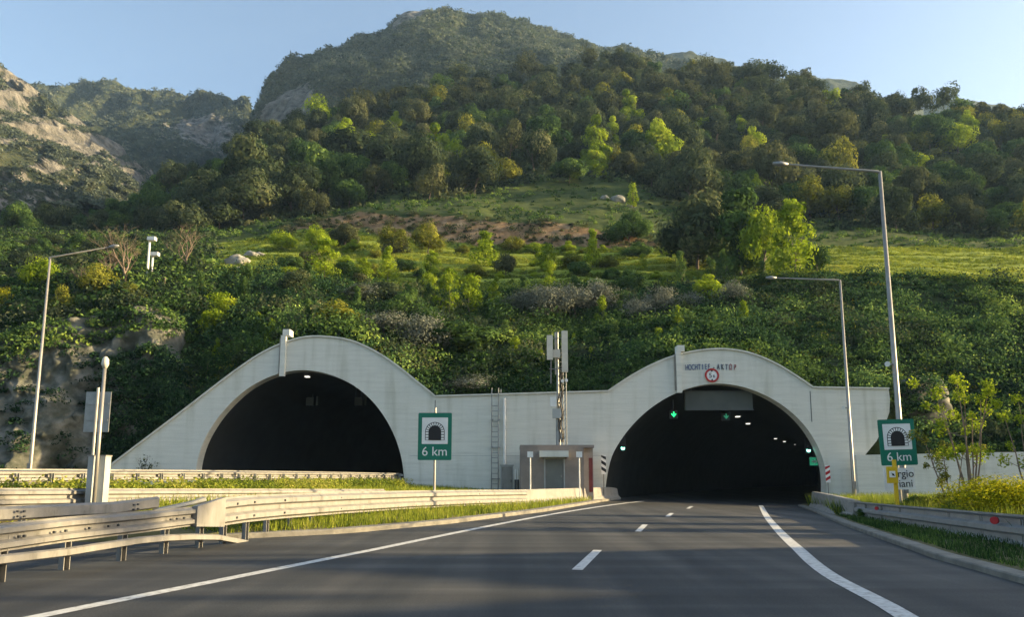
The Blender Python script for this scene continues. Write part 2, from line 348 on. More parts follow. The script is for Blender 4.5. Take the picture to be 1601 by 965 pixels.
def raw_mesh(b, name, m):
    me = bpy.data.meshes.new(name); me.from_pydata(b.v, [], b.f); me.update(); me.shade_smooth(); me.materials.append(m); return me
TR = [raw_mesh(branches(s, 2, .5, .5, 4, .035, .45), 'trunk', M['bark']) for s in (1, 2, 3)]
TRL = raw_mesh(branches(5, 2, .35, .7, 3, .018, .4), 'trunk', M['twig'])
CR = {
 'dark': [crown_mesh('crown', 6500, 20, M['leaf_dark'], .027, seed=s) for s in range(4)],
 'olive': [crown_mesh('crown', 6200, 20, M['leaf_olive'], .027, seed=s+10) for s in range(3)],
 'green': [crown_mesh('crown', 6000, 18, M['leaf_green'], .028, seed=s+20) for s in range(3)],
 'bright': [crown_mesh('crown', 4600, 22, M['leaf_bright'], .027, 'tall' if s else 'round', seed=s+30) for s in range(3)],
 'conebright': [crown_mesh('crown', 2200, 34, M['leaf_bright'], .030, 'cone', True, seed=s+40) for s in range(2)],
 'gold': [crown_mesh('crown', 3600, 20, M['leaf_gold'], .028, seed=s+50) for s in range(2)],
 'youngbright': [crown_mesh('crown', 1500, 24, M['leaf_bright'], .030, 'tall', True, seed=s+60) for s in range(3)],
 'yellow': [crown_mesh('crown', 7000, 46, M['leaf_yellow'], .013, seed=s+70) for s in range(2)],
 'grey': [crown_mesh('crown', 4200, 26, M['leaf_grey'], .018, seed=s+80) for s in range(2)],
 'conedark': [crown_mesh('crown', 2000, 30, M['leaf_green'], .026, 'cone', seed=s+90) for s in range(2)],
 'tallgreen': [crown_mesh('crown', 6000, 34, M['leaf_green'], .026, 'tall', seed=s+95) for s in range(2)],
}
NT = [0]
def tree(name, base, wd, ht, kind, label, cat='tree', group=None, crown_lo=.12, trunk=None):
    NT[0] += 1; i = NT[0]
    root = empty(name, base, label, cat, group, rz=random.uniform(0, 6.28))
    c = bpy.data.objects.new('crown' if cat == 'tree' else 'foliage', CR[kind][i % len(CR[kind])]); col.objects.link(c); c.parent = root
    crown_lo = crown_lo-.16 if kind not in ('conebright', 'conedark', 'youngbright', 'tallgreen') else crown_lo-.04
    c.scale = (wd*random.uniform(.95, 1.1), wd*random.uniform(.95, 1.1), ht*(1-crown_lo)); c.location = (0, 0, ht*crown_lo)
    t = bpy.data.objects.new('trunk' if cat == 'tree' else 'stem', trunk or TR[i % 3]); col.objects.link(t); t.parent = root
    t.scale = (ht*.62, ht*.62, ht*.62)
    return root

# ------------------------------------------------------------------ terrain lofted through ridges, terraces and banks
def line(d):
    k = sorted(d); a = np.array([d[q] for q in k], float)
    return lambda px: (np.interp(px, k, a[:, 0]), np.interp(px, k, a[:, 1]))
def Pn(px, py, Y):
    u = (px-PCX)/FPX; v = (PCY-py)/FPX; ry = math.cos(TH)-v*math.sin(TH); rz = math.sin(TH)+v*math.cos(TH); t = Y/ry
    return np.stack([u*t, Y*np.ones_like(u), CAMZ+rz*t], -1)
ROCKV = {}
def loft(name, lines, xs, sub, m, disp, rockf=None, kind='structure', back=None):
    rows = []; T = []
    for i in range(len(lines)-1):
        a, b = lines[i](xs), lines[i+1](xs)
        for k in range(sub[i]+(i == len(lines)-2)):
            s = k/sub[i]; rows.append(Pn(xs, a[0]*(1-s)+b[0]*s, a[1]*(1-s)+b[1]*s)); T.append(i+s)
    V = np.array(rows); T = np.array(T)
    if back:
        for k in range(1, 5):
            q = V[len(T)-1].copy(); q[:, 1] += back[0]*k/4; q[:, 2] -= back[1]*(k/4)**1.3; V = np.concatenate([V, q[None]])
    nr, nc = V.shape[:2]
    V = disp(V)
    idx = np.arange(nr*nc).reshape(nr, nc); f = np.stack([idx[:-1, :-1], idx[:-1, 1:], idx[1:, 1:], idx[1:, :-1]], -1).reshape(-1, 4)
    me = mesh_np(name, V.reshape(-1, 3), f, None, m); me.shade_smooth()
    rk = me.attributes.new('rock', 'FLOAT', 'POINT')
    TT = np.r_[T, np.full(nr-len(T), T[-1])]
    val = rockf(np.tile(xs, (nr, 1)), np.tile(TT[:, None], (1, nc)), V) if rockf else np.zeros((nr, nc))
    rk.data.foreach_set('value', val.ravel().astype(np.float32)); ROCKV[name] = val
    if name == 'hillside':
        md = me.attributes.new('meadow', 'FLOAT', 'POINT'); fv = (np.clip((TT-1.9)*5, 0, 1)*np.clip((3.35-TT)*4, .12, 1))[:, None]*np.ones((1, nc))
        md.data.foreach_set('value', fv.ravel().astype(np.float32))
    o = bpy.data.objects.new(name, me); col.objects.link(o); o['kind'] = kind; return o, V
TOP = [(168, 733), (230, 686), (300, 633), (340, 602), (375, 576), (410, 553), (445, 537), (480, 528), (510, 528), (545, 533), (585, 550), (620, 573), (650, 597), (680, 621),
       (815, 617), (950, 613), (985, 590), (1020, 571), (1060, 556), (1095, 549), (1130, 547), (1170, 553), (1210, 569), (1245, 590), (1270, 607), (1330, 608), (1389, 609)]
topd = {p[0]: (p[1]+7, 44.1) for p in TOP}
LA = line({-1600: (760, 34), -600: (756, 38), 0: (750, 43), 150: (748, 44.1), **topd, 1400: (640, 44.1), 1425: (690, 44.1), 1460: (712, 43), 1601: (720, 42.6), 2200: (738, 42), 3600: (744, 42)})
LB = line({-1600: (640, 50), -600: (560, 52), 0: (530, 50), 120: (505, 50), 270: (492, 50), 310: (520, 52), 450: (492, 52), 700: (530, 52), 900: (540, 53), 1100: (512, 53), 1270: (540, 52), 1400: (545, 52), 1600: (555, 52), 2200: (640, 52), 3600: (720, 52)})
LC = line({-1600: (560, 64), -600: (470, 62), 0: (455, 62), 100: (452, 60), 200: (446, 58), 290: (438, 60), 350: (430, 62), 450: (430, 64), 560: (440, 66), 700: (455, 66), 850: (450, 66), 1000: (447, 66), 1150: (446, 64), 1250: (438, 62), 1400: (438, 62), 1600: (446, 62), 2200: (560, 62), 3600: (700, 62)})
LD = line({-1600: (500, 85), -600: (430, 82), 0: (405, 80), 200: (400, 85), 300: (393, 88), 400: (375, 92), 500: (362, 94), 600: (376, 92), 700: (386, 90), 850: (391, 90), 1040: (391, 90), 1150: (394, 88), 1300: (388, 90), 1450: (386, 92), 1600: (390, 94), 2200: (500, 95), 3600: (670, 95)})
LE = line({-1600: (480, 92), -600: (410, 88), 0: (380, 88), 200: (385, 92), 300: (385, 94), 400: (360, 96), 480: (345, 97), 560: (329, 97), 700: (331, 95), 780: (345, 94), 900: (352, 94), 1040: (372, 93), 1150: (374, 92), 1300: (372, 94), 1450: (376, 96), 1600: (382, 98), 2200: (490, 98), 3600: (665, 98)})
LF = line({-1600: (470, 100), -600: (390, 100), 0: (371, 100), 150: (369, 105), 230: (370, 104), 300: (372, 102), 400: (350, 106), 500: (335, 109), 600: (321, 110), 700: (312, 112), 780: (290, 122), 900: (272, 128), 1000: (290, 122), 1060: (326, 114), 1200: (350, 105), 1300: (360, 102), 1450: (369, 102), 1600: (377, 104), 2200: (480, 104), 3600: (660, 104)})
LG = line({-1600: (420, 120), -600: (370, 125), 0: (364, 128), 130: (358, 132), 180: (343, 138), 250: (316, 150), 330: (272, 160), 400: (238, 172), 470: (206, 185), 560: (173, 205), 640: (155, 215), 750: (138, 228), 870: (124, 235), 950: (107, 238), 985: (100, 238), 1040: (113, 232), 1200: (128, 220), 1280: (147, 212), 1360: (172, 205), 1400: (170, 200), 1450: (182, 195), 1601: (198, 190), 2200: (400, 175), 3600: (640, 160)})
HL = [LA, LB, LC, LD, LE, LF, LG]
def hdisp_amt(x, y, yv):
    a = np.interp(yv, [44, 47, 60, 100, 240], [0, .5, .9, 1.4, 5])
    bl = (1-np.abs(2*fbm(x*.3, y*.3, 3, 19)-1)-.6)*1.5*np.interp(yv, [45, 48, 61, 64], [0, 1, 1, 0])
    return (fbm(x*.16, y*.16, 5, 3)-.5)*2*a*.6+bl
def hdisp(V):
    V = V.copy(); V[..., 2] += hdisp_amt(V[..., 0], V[..., 1], V[..., 1])
    x, y = V[..., 0], V[..., 1]   # terracettes across the meadow
    m = np.clip((y-62)/4, 0, 1)*np.clip((92-y)/4, 0, 1); V[..., 2] += m*.35*np.sin(y*1.5+fbm(x*.06, y*.06, 3, 9)*9)
    return V
def hrock(px, T, V):
    d = np.abs(T-3.5)/.5; bank = np.clip(1.15-d, 0, 1)*np.clip((px-430)/80, 0, 1)*np.clip((1060-px)/60, 0, 1)
    bank2 = .35*np.clip(1-np.abs(T-3.9)/.8, 0, 1)*np.clip((px-1150)/50, 0, 1)
    return np.maximum(np.clip(bank*1.3, 0, .62)+(fbm(V[..., 0]*.35, V[..., 1]*.5, 4, 44)-.5)*.5*(bank > 0), bank2)+.08*(T > 5)
xs = np.r_[np.arange(-1600, -100, 40), np.arange(-100, 1700, 7), np.arange(1700, 3600, 40)].astype(float)
hill, HV = loft('hillside', HL, xs, [22, 26, 34, 10, 12, 60], M['hill'], hdisp, hrock, back=(140, 70))
def S(px, py):                          # hillside point seen at a pixel
    pts = [(float(L(px)[0]), float(L(px)[1])) for L in HL]
    for (a, ya), (b, yb) in zip(pts, pts[1:]):
        if b <= py <= a or (py > a and (a, ya) == pts[0]):
            s = (a-py)/(a-b) if a != b else 0; s = max(0, s); Y = ya*(1-s)+yb*s; break
    else: Y = pts[-1][1]
    p = P(px, py, Y); return (p[0], p[1], p[2]+float(hdisp_amt(np.array(p[0]), np.array(p[1]), np.array(p[1]))))
def surf_pts(n, px0, px1, t0, t1, seed=0):
    """n random points on the hillside between two of its lines, uniform over the ground"""
    r = np.random.default_rng(seed); k = n*4; px = r.uniform(px0, px1, k); t = r.uniform(t0, t1, k)
    i = np.clip(t.astype(int), 0, len(HL)-2); s = t-i
    A = np.array([L(px) for L in HL]); c = np.arange(k)
    py = A[i, 0, c]*(1-s)+A[i+1, 0, c]*s; Y = A[i, 1, c]*(1-s)+A[i+1, 1, c]*s
    wgt = Y*np.abs(A[i+1, 1, c]-A[i, 1, c]+2); keep = r.choice(k, n, replace=False, p=wgt/wgt.sum())
    V = Pn(px[keep], py[keep], Y[keep]); V[:, 2] += hdisp_amt(V[:, 0], V[:, 1], V[:, 1]); return V, px[keep], py[keep], t[keep]

sk = MB(); q0 = [tuple(map(float, HV[0, j])) for j in range(len(xs)) if xs[j] > 1325]
sk.strip([(x, y, -1.2) for x, y, z in q0], q0); tag(sk.build('hillside_foot', M['hill']), kind='structure')
# mountains
def mdisp(amp, fr, seed, ridge=1.0):
    def f(V):
        V = V.copy(); x, y, z = V[..., 0], V[..., 1], V[..., 2]
        n = fbm(x*fr, (z+y*.4)*fr, 6, seed); rg = 1-np.abs(2*fbm(x*fr*1.6, (z*.35+y*.2)*fr*1.6, 5, seed+5)-1)
        rg2 = 1-np.abs(2*fbm(x*fr*6, z*fr*1.6+y*fr*2, 4, seed+15)-1); V[..., 1] += -(n-.5)*amp*2-(rg-.5)*amp*ridge*2.2-(rg2-.5)*amp*ridge*.6; V[..., 2] += (fbm(x*fr*3, y*fr*3, 4, seed+9)-.5)*amp*.35; return V
    return f
pk_crest = line({380: (330, 400), 395: (300, 405), 401: (235, 410), 406: (195, 415), 414: (166, 420), 430: (133, 430), 455: (108, 440), 500: (87, 455), 560: (67, 475), 600: (63, 485), 618: (52, 490), 630: (38, 495), 650: (30, 500), 705: (19, 510), 760: (29, 510), 860: (47, 510), 940: (75, 505), 1000: (95, 500), 1100: (120, 490), 1300: (170, 480)})
pk_mid = line({380: (380, 340), 401: (270, 350), 430: (215, 355), 500: (160, 365), 600: (120, 380), 705: (100, 385), 860: (110, 385), 1000: (140, 380), 1300: (200, 370)})
pk_base = line({380: (420, 290), 500: (260, 290), 700: (220, 290), 1000: (220, 290), 1300: (260, 290)})
def rock_pk(px, T, V):
    n = fbm(V[..., 0]*.02, V[..., 2]*.02, 4, 31)
    a = np.clip(1-np.hypot((px-452)/64, (T-.98)/.62), 0, 1)*1.9
    b = np.clip(1-np.hypot((px-640)/45, (T-1.85)/.3), 0, 1)*1.1
    return np.clip(a+b, 0, .72)+(n-.5)*.3+.02
mtn, PV = loft('mountain', [pk_base, pk_mid, pk_crest], np.arange(380, 1300, 4.0), [40, 60], M['mountain'], mdisp(9, .02, 21), rock_pk, back=(200, 90))
cg_crest = line({-1400: (250, 330), -600: (70, 340), -200: (80, 350), 0: (114, 360), 30: (128, 362), 60: (150, 365), 100: (178, 365), 150: (208, 368), 175: (226, 370), 205: (238, 372), 214: (262, 372), 246: (270, 372), 262: (305, 370), 330: (370, 360)})
cg_mid = line({-1400: (330, 280), -600: (220, 280), 0: (240, 290), 100: (265, 290), 200: (300, 290), 260: (335, 290), 330: (400, 285)})
cg_base = line({-1400: (420, 190), -600: (400, 190), 0: (370, 195), 200: (370, 200), 330: (420, 205)})
def rock_cg(px, T, V):
    n = fbm(V[..., 0]*.10, V[..., 2]*.07, 5, 41); a = np.clip((T-.7)*.35, 0, .35)
    return .42+a*.45+(n-.5)*1.3
crag, CV = loft('rocky_mountain', [cg_base, cg_mid, cg_crest], np.r_[np.arange(-1400, -100, 10.0), np.arange(-100, 330, 2.5)], [50, 110], M['mountain'], mdisp(13, .022, 51, 1.6), rock_cg, back=(150, 120))
fr_crest = line({-1400: (260, 620), -300: (150, 640), 60: (148, 660), 90: (144, 660), 160: (150, 665), 200: (151, 670), 260: (156, 670), 300: (163, 660), 340: (164, 640), 385: (164, 620), 400: (174, 610), 408: (200, 605), 430: (290, 600), 470: (300, 600)})
fr_mid = line({-1400: (320, 540), 0: (230, 540), 200: (215, 560), 300: (235, 540), 400: (260, 520), 470: (330, 520)})
fr_base = line({-1400: (420, 430), 0: (380, 430), 300: (360, 430), 470: (380, 430)})
def rock_fr(px, T, V):
    n = fbm(V[..., 0]*.018, V[..., 2]*.02, 5, 61); a = np.clip(1-np.hypot((px-335)/105, (T-1.35)/.75), 0, 1)
    return a*.72+(n-.5)*.6+.08
farm, FV = loft('distant_mountain', [fr_base, fr_mid, fr_crest], np.r_[np.arange(-1000, -100, 10.0), np.arange(-100, 470, 3.0)], [40, 90], M['mountain'], mdisp(15, .016, 71, 1.3), rock_fr, back=(200, 120))
rd_crest = line({960: (130, 900), 1040: (88, 900), 1075: (84, 900), 1125: (96, 900), 1200: (122, 880), 1265: (123, 880), 1300: (121, 880), 1335: (130, 880), 1353: (148, 880), 1390: (172, 880), 1440: (174, 1100), 1465: (163, 1100), 1500: (158, 1100), 1560: (169, 1100), 1640: (184, 1100), 2200: (240, 1100), 3600: (420, 1000)})
rd_base = line({960: (230, 700), 1300: (230, 700), 1640: (290, 700), 2200: (400, 700), 3600: (620, 700)})
loft('distant_ridge', [rd_base, rd_crest], np.arange(960, 1900, 5.0), [40], M['mountain'], mdisp(9, .014, 81), lambda px, T, V: (fbm(V[..., 0]*.02, V[..., 2]*.02, 4, 62)-.5)*.3-.1, back=(200, 90))

# shrub cover on mountains: tufts of leaves
def tufts(name, pts, rad, per, size, m, seed=0, flat=.75, tintamp=.2, lift=.35, patch=.13):
    r = np.random.default_rng(seed); n = len(pts); rad = rad*np.ones(n)
    e = r.normal(size=(n, per, 3)); e /= np.linalg.norm(e, axis=2)[..., None]; e[..., 2] = np.abs(e[..., 2])
    c = pts[:, None, :]+e*(rad[:, None]*r.uniform(.45, 1.05, (n, per)))[..., None]*np.array([1, 1, flat]); c[..., 2] += lift*rad[:, None]*.3
    t = np.clip(.42+tintamp*r.normal(size=(n, 1))+.14*r.normal(size=(n, per))+((fbm(pts[:, 0]*patch, (pts[:, 1]+pts[:, 2])*patch, 4, seed)-.5)*1.3)[:, None], 0, 1)
    v, f = leafquads(c.reshape(-1, 3), np.repeat(size*np.ones(n), per), e.reshape(-1, 3), .5)
    o = bpy.data.objects.new(name, mesh_np(name, v, f, t.ravel(), m)); col.objects.link(o); return o
def pick(V, n, seed, r0=0, r1=None, mask=None):
    r = np.random.default_rng(seed); V = V[r0:r1]; nr, nc = V.shape[:2]; i = r.integers(0, nr-1, n); j = r.integers(0, nc-1, n)
    if mask is not None: ok = mask[i, j] < .52; i = i[ok]; j = j[ok]; n = len(i)
    a, b = r.random(n)[:, None], r.random(n)[:, None]
    return (V[i, j]*(1-a)+V[i+1, j]*a)*(1-b)+(V[i, j+1]*(1-a)+V[i+1, j+1]*a)*b
for nm, V, n, rd, mt, sd_, mk in (('mountain_woodland', PV, 11000, 2.5, 'leaf_far', 1, ROCKV['mountain']), ('mountain_dark_wood', PV, 5000, 2.6, 'leaf_dark', 2, ROCKV['mountain']), ('crag_scrub', CV[:, 130:], 6000, 1.8, 'leaf_far', 3, ROCKV['rocky_mountain'][:, 130:]), ('distant_scrub', FV[:, 90:], 3600, 3.0, 'leaf_far', 4, ROCKV['distant_mountain'][:, 90:])):
    p = pick(V, n, sd_, mask=mk); o = tufts(nm, p, rd*np.random.default_rng(sd_).uniform(.5, 1.3, len(p)), 18, rd*.30, M[mt], sd_, tintamp=.12, patch=.02)
    tag(o, kind='stuff')

# ------------------------------------------------------------------ near ground
def yline(d):
    k = sorted(d); return lambda y: float(np.interp(y, k, [d[q] for q in k]))
lk = [G(380, 846), G(540, 835), G(700, 820), G(850, 801), G(970, 781)]
kd = {-15: -24, 0: -20, 11: -14.3, 15: -11.3, 16.6: -10.2, 17.2: -6.6}
for p in lk[1:]: kd[p[1]] = p[0]
if 43 not in kd: kd[46] = lk[-1][0]+(46-lk[-1][1])*.33
xk = yline(kd)
def xl(y): return -12.4+.24*(y-18)
rk = [G(1598, 914), G(1540, 897), G(1456, 873), G(1385, 847), G(1315, 821), G(1270, 800), G(1244, 791)]
rkd = {-15: 5.6, 0: 5.9}
for p in rk: rkd[p[1]] = p[0]
rkd[45] = rk[-1][0]+(45-rk[-1][1])*.4
xrk = yline(rkd)
def zg(x, y):
    a, b = xk(y), xl(y)
    if x < b-11: return .9+min((b-11-x)*.03, .5)
    if x < b: return .9
    if x < a-.35:
        s = (a-x)/max(a-b, .1); return zr(a, y)+.10+(.8-zr(a, y))*(s*s*(3-2*s))
    c = xrk(y)
    if x > c+.28: return zr(c, y)+.07+min(x-c-.3, 3)*.05
    return zr(x, y)-.05
gx = np.r_[np.arange(-70, -26, 4), np.arange(-26, 26, .3), np.arange(26, 80, 4)]; gy = np.r_[np.arange(-20, 4, 2), np.arange(4, 44.6, .3)]
gv = [(x, y, zg(x, y)+(.04*(vnoise(np.array(x*1.3), np.array(y*1.3))-.5) if (x < xk(y)-.5 or x > xrk(y)+.5) else 0)) for y in gy for x in gx]
nc = len(gx); b = MB(); b.v = [tuple(float(q) for q in v) for v in gv]; b.f = [(j*nc+i, j*nc+i+1, (j+1)*nc+i+1, (j+1)*nc+i) for j in range(len(gy)-1) for i in range(nc-1)]
tag(b.build('verge', M['verge'], smooth=True), kind='structure')
b = MB(); b.add([(-1190, -290, -.6), (1190, -290, -.6), (1190, 1390, -.6), (-1190, 1390, -.6)], [(0, 1, 2, 3)])
tag(b.build('ground', M['verge']), kind='structure')

# road surfaces
TC = [(11.9, 43.0), (15.2, 52), (19.2, 62), (23.5, 71), (29, 83), (36, 97), (46, 114), (60, 134)]   # tunnel axis, bends right
tcx = yline({p[1]: p[0] for p in TC})
ys = list(np.arange(-15, 43.01, .5)); A = []; B = []
for y in ys: A.append((xk(y)-.05, y, zr(xk(y), y))); B.append((xrk(y)+.05, y, zr(xrk(y), y)))
b = MB(); K = 14; rows = []
for a, c in zip(A, B): rows.append([(a[0]+(c[0]-a[0])*k/K, a[1], zr(a[0]+(c[0]-a[0])*k/K, a[1])) for k in range(K+1)])
for y in np.arange(44, 132, 4):
    rows.append([(tcx(y)-6.6+13.2*k/K, y, zr(xc(43)+(-6.6+13.2*k/K), 43)) for k in range(K+1)])
b.v = [tuple(map(float, q)) for r_ in rows for q in r_]; b.f = [(j*(K+1)+i, j*(K+1)+i+1, (j+1)*(K+1)+i+1, (j+1)*(K+1)+i) for j in range(len(rows)-1) for i in range(K)]
tag(b.build('road', M['asphalt'], smooth=True), kind='structure')
b = MB(); b.strip([(xl(y)-.5, y, .93) for y in (-15, 43, 130)], [(xl(y)-11, y, .93) for y in (-15, 43, 130)]); tag(b.build('left_road', M['asphalt']), kind='structure')

def mark(pts, wd, name='road_marking'):
    b = MB(); L = []; Rr = []
    for i, p in enumerate(pts):
        a = pts[max(i-1, 0)]; c = pts[min(i+1, len(pts)-1)]; dx, dy = c[0]-a[0], c[1]-a[1]; q = math.hypot(dx, dy); nx, ny = dy/q*wd/2, -dx/q*wd/2
        for s, arr in ((-1, L), (1, Rr)): x, y = p[0]+s*nx, p[1]+s*ny; arr.append((x, y, zr(x, y)+.006))
    b.strip(Rr, L); return tag(b.build(name, M['marking']), kind='structure')
mark(interp([G(-160, 1010)[:2], G(60, 965)[:2], G(350, 907)[:2], G(600, 857)[:2], G(850, 807)[:2], G(950, 791)[:2], G(1008, 784)[:2]], 60), .22, 'left_edge_line')
mark(interp([G(1600, 1120)[:2], G(1415, 965)[:2], G(1300, 902)[:2], G(1244, 856)[:2], G(1206, 818)[:2], G(1189, 791)[:2]], 60), .24, 'right_edge_line')
for a, c in (((902, 892), (934, 861)), ((997, 832), (1008, 821)), ((1043, 808.5), (1050, 803)), ((1075, 796), (1081, 792.3))):
    mark([G(*a)[:2], G(*c)[:2]], .17, 'lane_dash')
# kerbs
def kerb(name, fn, y0, y1, side, wd=.28, h=.12):
    b = MB(); path = [(fn(y), y, zr(fn(y), y)) for y in np.arange(y0, y1, .5)]
    s = side; prof = [(0, -.1), (0, h-.02), (.02*s, h), (wd*s, h), (wd*s, -.1)]
    b.sweep(path, prof); return tag(b.build(name, M['kerb']), kind='structure')
kerb('left_kerb', xk, 17.2, 42.9, -1, .45); kerb('right_kerb', xrk, -10, 42.9, 1, .3, .1)
rkk = [y for y in np.arange(4, 36, 1.2)]

# unseen bank added right of the frame, shaped to shade the near road
b = MB(); rows = []
for y in np.arange(-60, 34, 2.0):
    h = 15.0*min(max((20.5-y)/3, 0), 1)+.8*math.sin(y*.9)*(y < 19)+.6*math.sin(y*.37)*(y < 19)
    rows.append([(40, y, -.5), (46, y, h*.6), (52, y, h), (60, y, h), (75, y, -.5)])
b.v = [q for r_ in rows for q in r_]; b.f = [(j*5+i, j*5+i+1, (j+1)*5+i+1, (j+1)*5+i) for j in range(len(rows)-1) for i in range(4)]
tag(b.build('unseen_shade_bank', M['verge'], smooth=True), kind='structure')

hz = bpy.data.materials.new('haze'); hz.use_nodes = True; n = hz.node_tree.nodes; n.remove(n['Principled BSDF'])
pv = n.new('ShaderNodeVolumePrincipled'); pv.inputs['Color'].default_value = (.42, .66, 1.0, 1); pv.inputs['Density'].default_value = HAZE; pv.inputs['Anisotropy'].default_value = .1
hz.node_tree.links.new(pv.outputs[0], n['Material Output'].inputs['Volume'])
tag(MB().box(-1200, 1200, -300, 1400, -1.6, 430).build('haze', hz), kind='stuff')

# ------------------------------------------------------------------ tunnel portal
YW = 43.0
def w2(pts, Y=YW): return [(P(x, y, Y)[0], P(x, y, Y)[2]) for x, y in pts]
RARCH = [(947, 800), (946, 770), (950, 738), (957, 712), (972, 686), (993, 660), (1019, 637), (1050, 618), (1085, 605), (1120, 600), (1156, 604), (1193, 617), (1227, 637), (1256, 664), (1277, 696), (1289, 730), (1292, 765), (1289, 800)]
LARCH = [(307, 775), (305, 750), (308, 722), (317, 693), (333, 664), (357, 634), (388, 607), (425, 588), (470, 579), (512, 585), (549, 601), (580, 626), (604, 658), (620, 692), (629, 728), (631, 755), (629, 775)]
ra = interp(w2(RARCH), 64); la = interp(w2(LARCH), 64); top = w2(TOP)
def smooth_top():
    t = interp(w2(TOP[:13]+[(680, 621)]), 60)+w2([(815, 617)])+interp(w2(TOP[15:25]), 44)+w2([(1330, 608), (1389, 609)]); return t
tp = smooth_top()
rside = w2([(1391, 625), (1390, 645), (1383, 665), (1370, 690), (1352, 712), (1341, 724), (1341, 830)])
pwall = empty('portal_wall', (0, YW, 0), 'long white painted concrete wall with two arched tunnel openings under the green hill', 'tunnel portal')
outl = tp+rside+[(top[0][0]-1.0, -.6), (top[0][0]-1.0, top[0][1]-.8)]
b = plate([outl, ra, la], .8); move(b, (0, YW+.4, 0)); b.build('wall', M['wall'], pwall)
b = MB(); tpc = tp[:]
q = [(x, YW+.45, z) for x, z in tpc]
v = []; f = []
for i, (x, y, z) in enumerate(q):
    a = q[max(i-1, 0)]; c = q[min(i+1, len(q)-1)]; dx, dz = c[0]-a[0], c[2]-a[2]; L = math.hypot(dx, dz); nx, nz = -dz/L, dx/L
    v += [(x+nx*.003, YW-.10, z+nz*.003), (x+nx*.09, YW-.10, z+nz*.09), (x+nx*.09, YW+.95, z+nz*.09), (x+nx*.003, YW+.95, z+nz*.003)]
    if i: f += [(4*i-4+k, 4*i-4+(k+1) % 4, 4*i+(k+1) % 4, 4*i+k) for k in range(4)]
b.add(v, f); b.build('coping', M['wall'], pwall)
def lining(arch, path):
    b = MB(); m = len(arch); cx0 = path[0][0]; v = []; f = []
    for i, (px_, py_) in enumerate(path):
        v += [(x+px_-cx0, py_, z) for x, z in arch]
        if i: f += [((i-1)*m+k, (i-1)*m+k+1, i*m+k+1, i*m+k) for k in range(m-1)]
    v.append((path[-1][0], path[-1][1], 1)); e = (len(path)-1)*m
    f += [(e+k, e+k+1, len(v)-1) for k in range(m-1)]
    b.add(v, f); b.build('tunnel_lining', M['tunnel_lining'], pwall, smooth=True)
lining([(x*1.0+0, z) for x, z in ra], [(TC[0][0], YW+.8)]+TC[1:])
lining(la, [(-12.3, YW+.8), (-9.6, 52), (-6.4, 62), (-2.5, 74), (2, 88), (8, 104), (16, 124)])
b = MB()
for px_, y0, y1, x0 in ((444.5, 527, 589, 0), (1059, 552, 615, 0)):
    c0 = P(px_, y0, YW); c1 = P(px_, y1, YW)
    b = MB().box(c0[0]-.15, c0[0]+.15, YW-.22, YW-.002, c1[2], c0[2]+.05); d = b.build('cable_duct', M['wall'], pwall)
    MB().box(c0[0]-.05, c0[0]+.36, YW-.24, YW+.5, c0[2]+.055, c0[2]+.42).build('duct_cap', M['wall'], d)
    s = MB().box(c0[0]-.24, c0[0]-.153, YW-.14, YW-.002, c1[2]+.15, c0[2]-.1); s.build('side_strip', M['concrete'], pwall)
# joints and downpipe
c = P(788, 623, YW); c1 = P(788, 729, YW)
MB().tube([(c[0], YW-.12, c[2]), (c1[0], YW-.12, c1[2])], .09, 10).build('downpipe', M['white'], pwall)
for px_, y0, y1 in ((1266, 612, 660), (680, 626, 760)):
    c = P(px_, y0, YW); c1 = P(px_, y1, YW); MB().box(c[0]-.02, c[0]+.02, YW-.012, YW+.05, c1[2], c[2]).build('joint', M['dark_grey'], pwall)
c = P(640, 713, YW); c1 = P(945, 713, YW); MB().box(c[0], c1[0], YW-.008, YW+.05, c[2]-.02, c[2]).build('joint', M['grey_box'], pwall)
# lettering on the wall
def arcy(px): return 577+((px-1112)/40)**2*1.2-3
b1, b2, b3 = MB(), MB(), MB()
for wd_, x0, x1, bb in (('HOCHTIEF', 1073.5, 1108, b1), ('-', 1115.5, 1115.5, b2), ('AKT', 1122.5, 1135.5, b2), ('ΩP', 1141.5, 1148.5, b3)):
    for i, ch in enumerate(wd_):
        px_ = x0+(x1-x0)*(i/max(len(wd_)-1, 1)); c = P(px_, arcy(px_)+4.0, YW); sl = -math.atan(2*(px_-1112)/1600*1.2)
        t = text(ch, .48, .03); move(t, (c[0], YW-.02, c[2]), ry=sl, sx=.52 if ch not in 'I-' else .8); bb.add(t.v, t.f)
b1.build('lettering', M['blue_letter'], pwall); b2.build('lettering', M['navy_letter'], pwall); b3.build('lettering', M['red_letter'], pwall)

def circ(r, n=40, a0=0, a1=2*math.pi, cx=0, cz=0): return [(cx+r*math.cos(a0+(a1-a0)*k/n), cz+r*math.sin(a0+(a1-a0)*k/n)) for k in range(n)]
# height limit sign
c = P(1112, 587.5, YW); hs = empty('height_limit_sign', (c[0], YW-.1, c[2]), 'round red rimmed height limit sign above the right tunnel opening', 'road sign')
move(plate([circ(.41)], .03), (c[0], YW-.06, c[2])).build('panel', M['sign_white'], hs)
move(plate([circ(.42), circ(.31)], .02), (c[0], YW-.09, c[2])).build('rim', M['red'], hs)
b = text('5', .40, .012); move(b, (c[0]-.09, YW-.09, c[2]-.14)); t = text('6', .27, .012); move(t, (c[0]+.12, YW-.09, c[2]-.13)); b.add(t.v, t.f)
for s in (1, -1): t = plate([[(-.07, s*.30), (.07, s*.30), (0, s*.20)]], .01); move(t, (c[0], YW-.104, c[2])); b.add(t.v, t.f)
b.build('lettering', M['black'], hs)

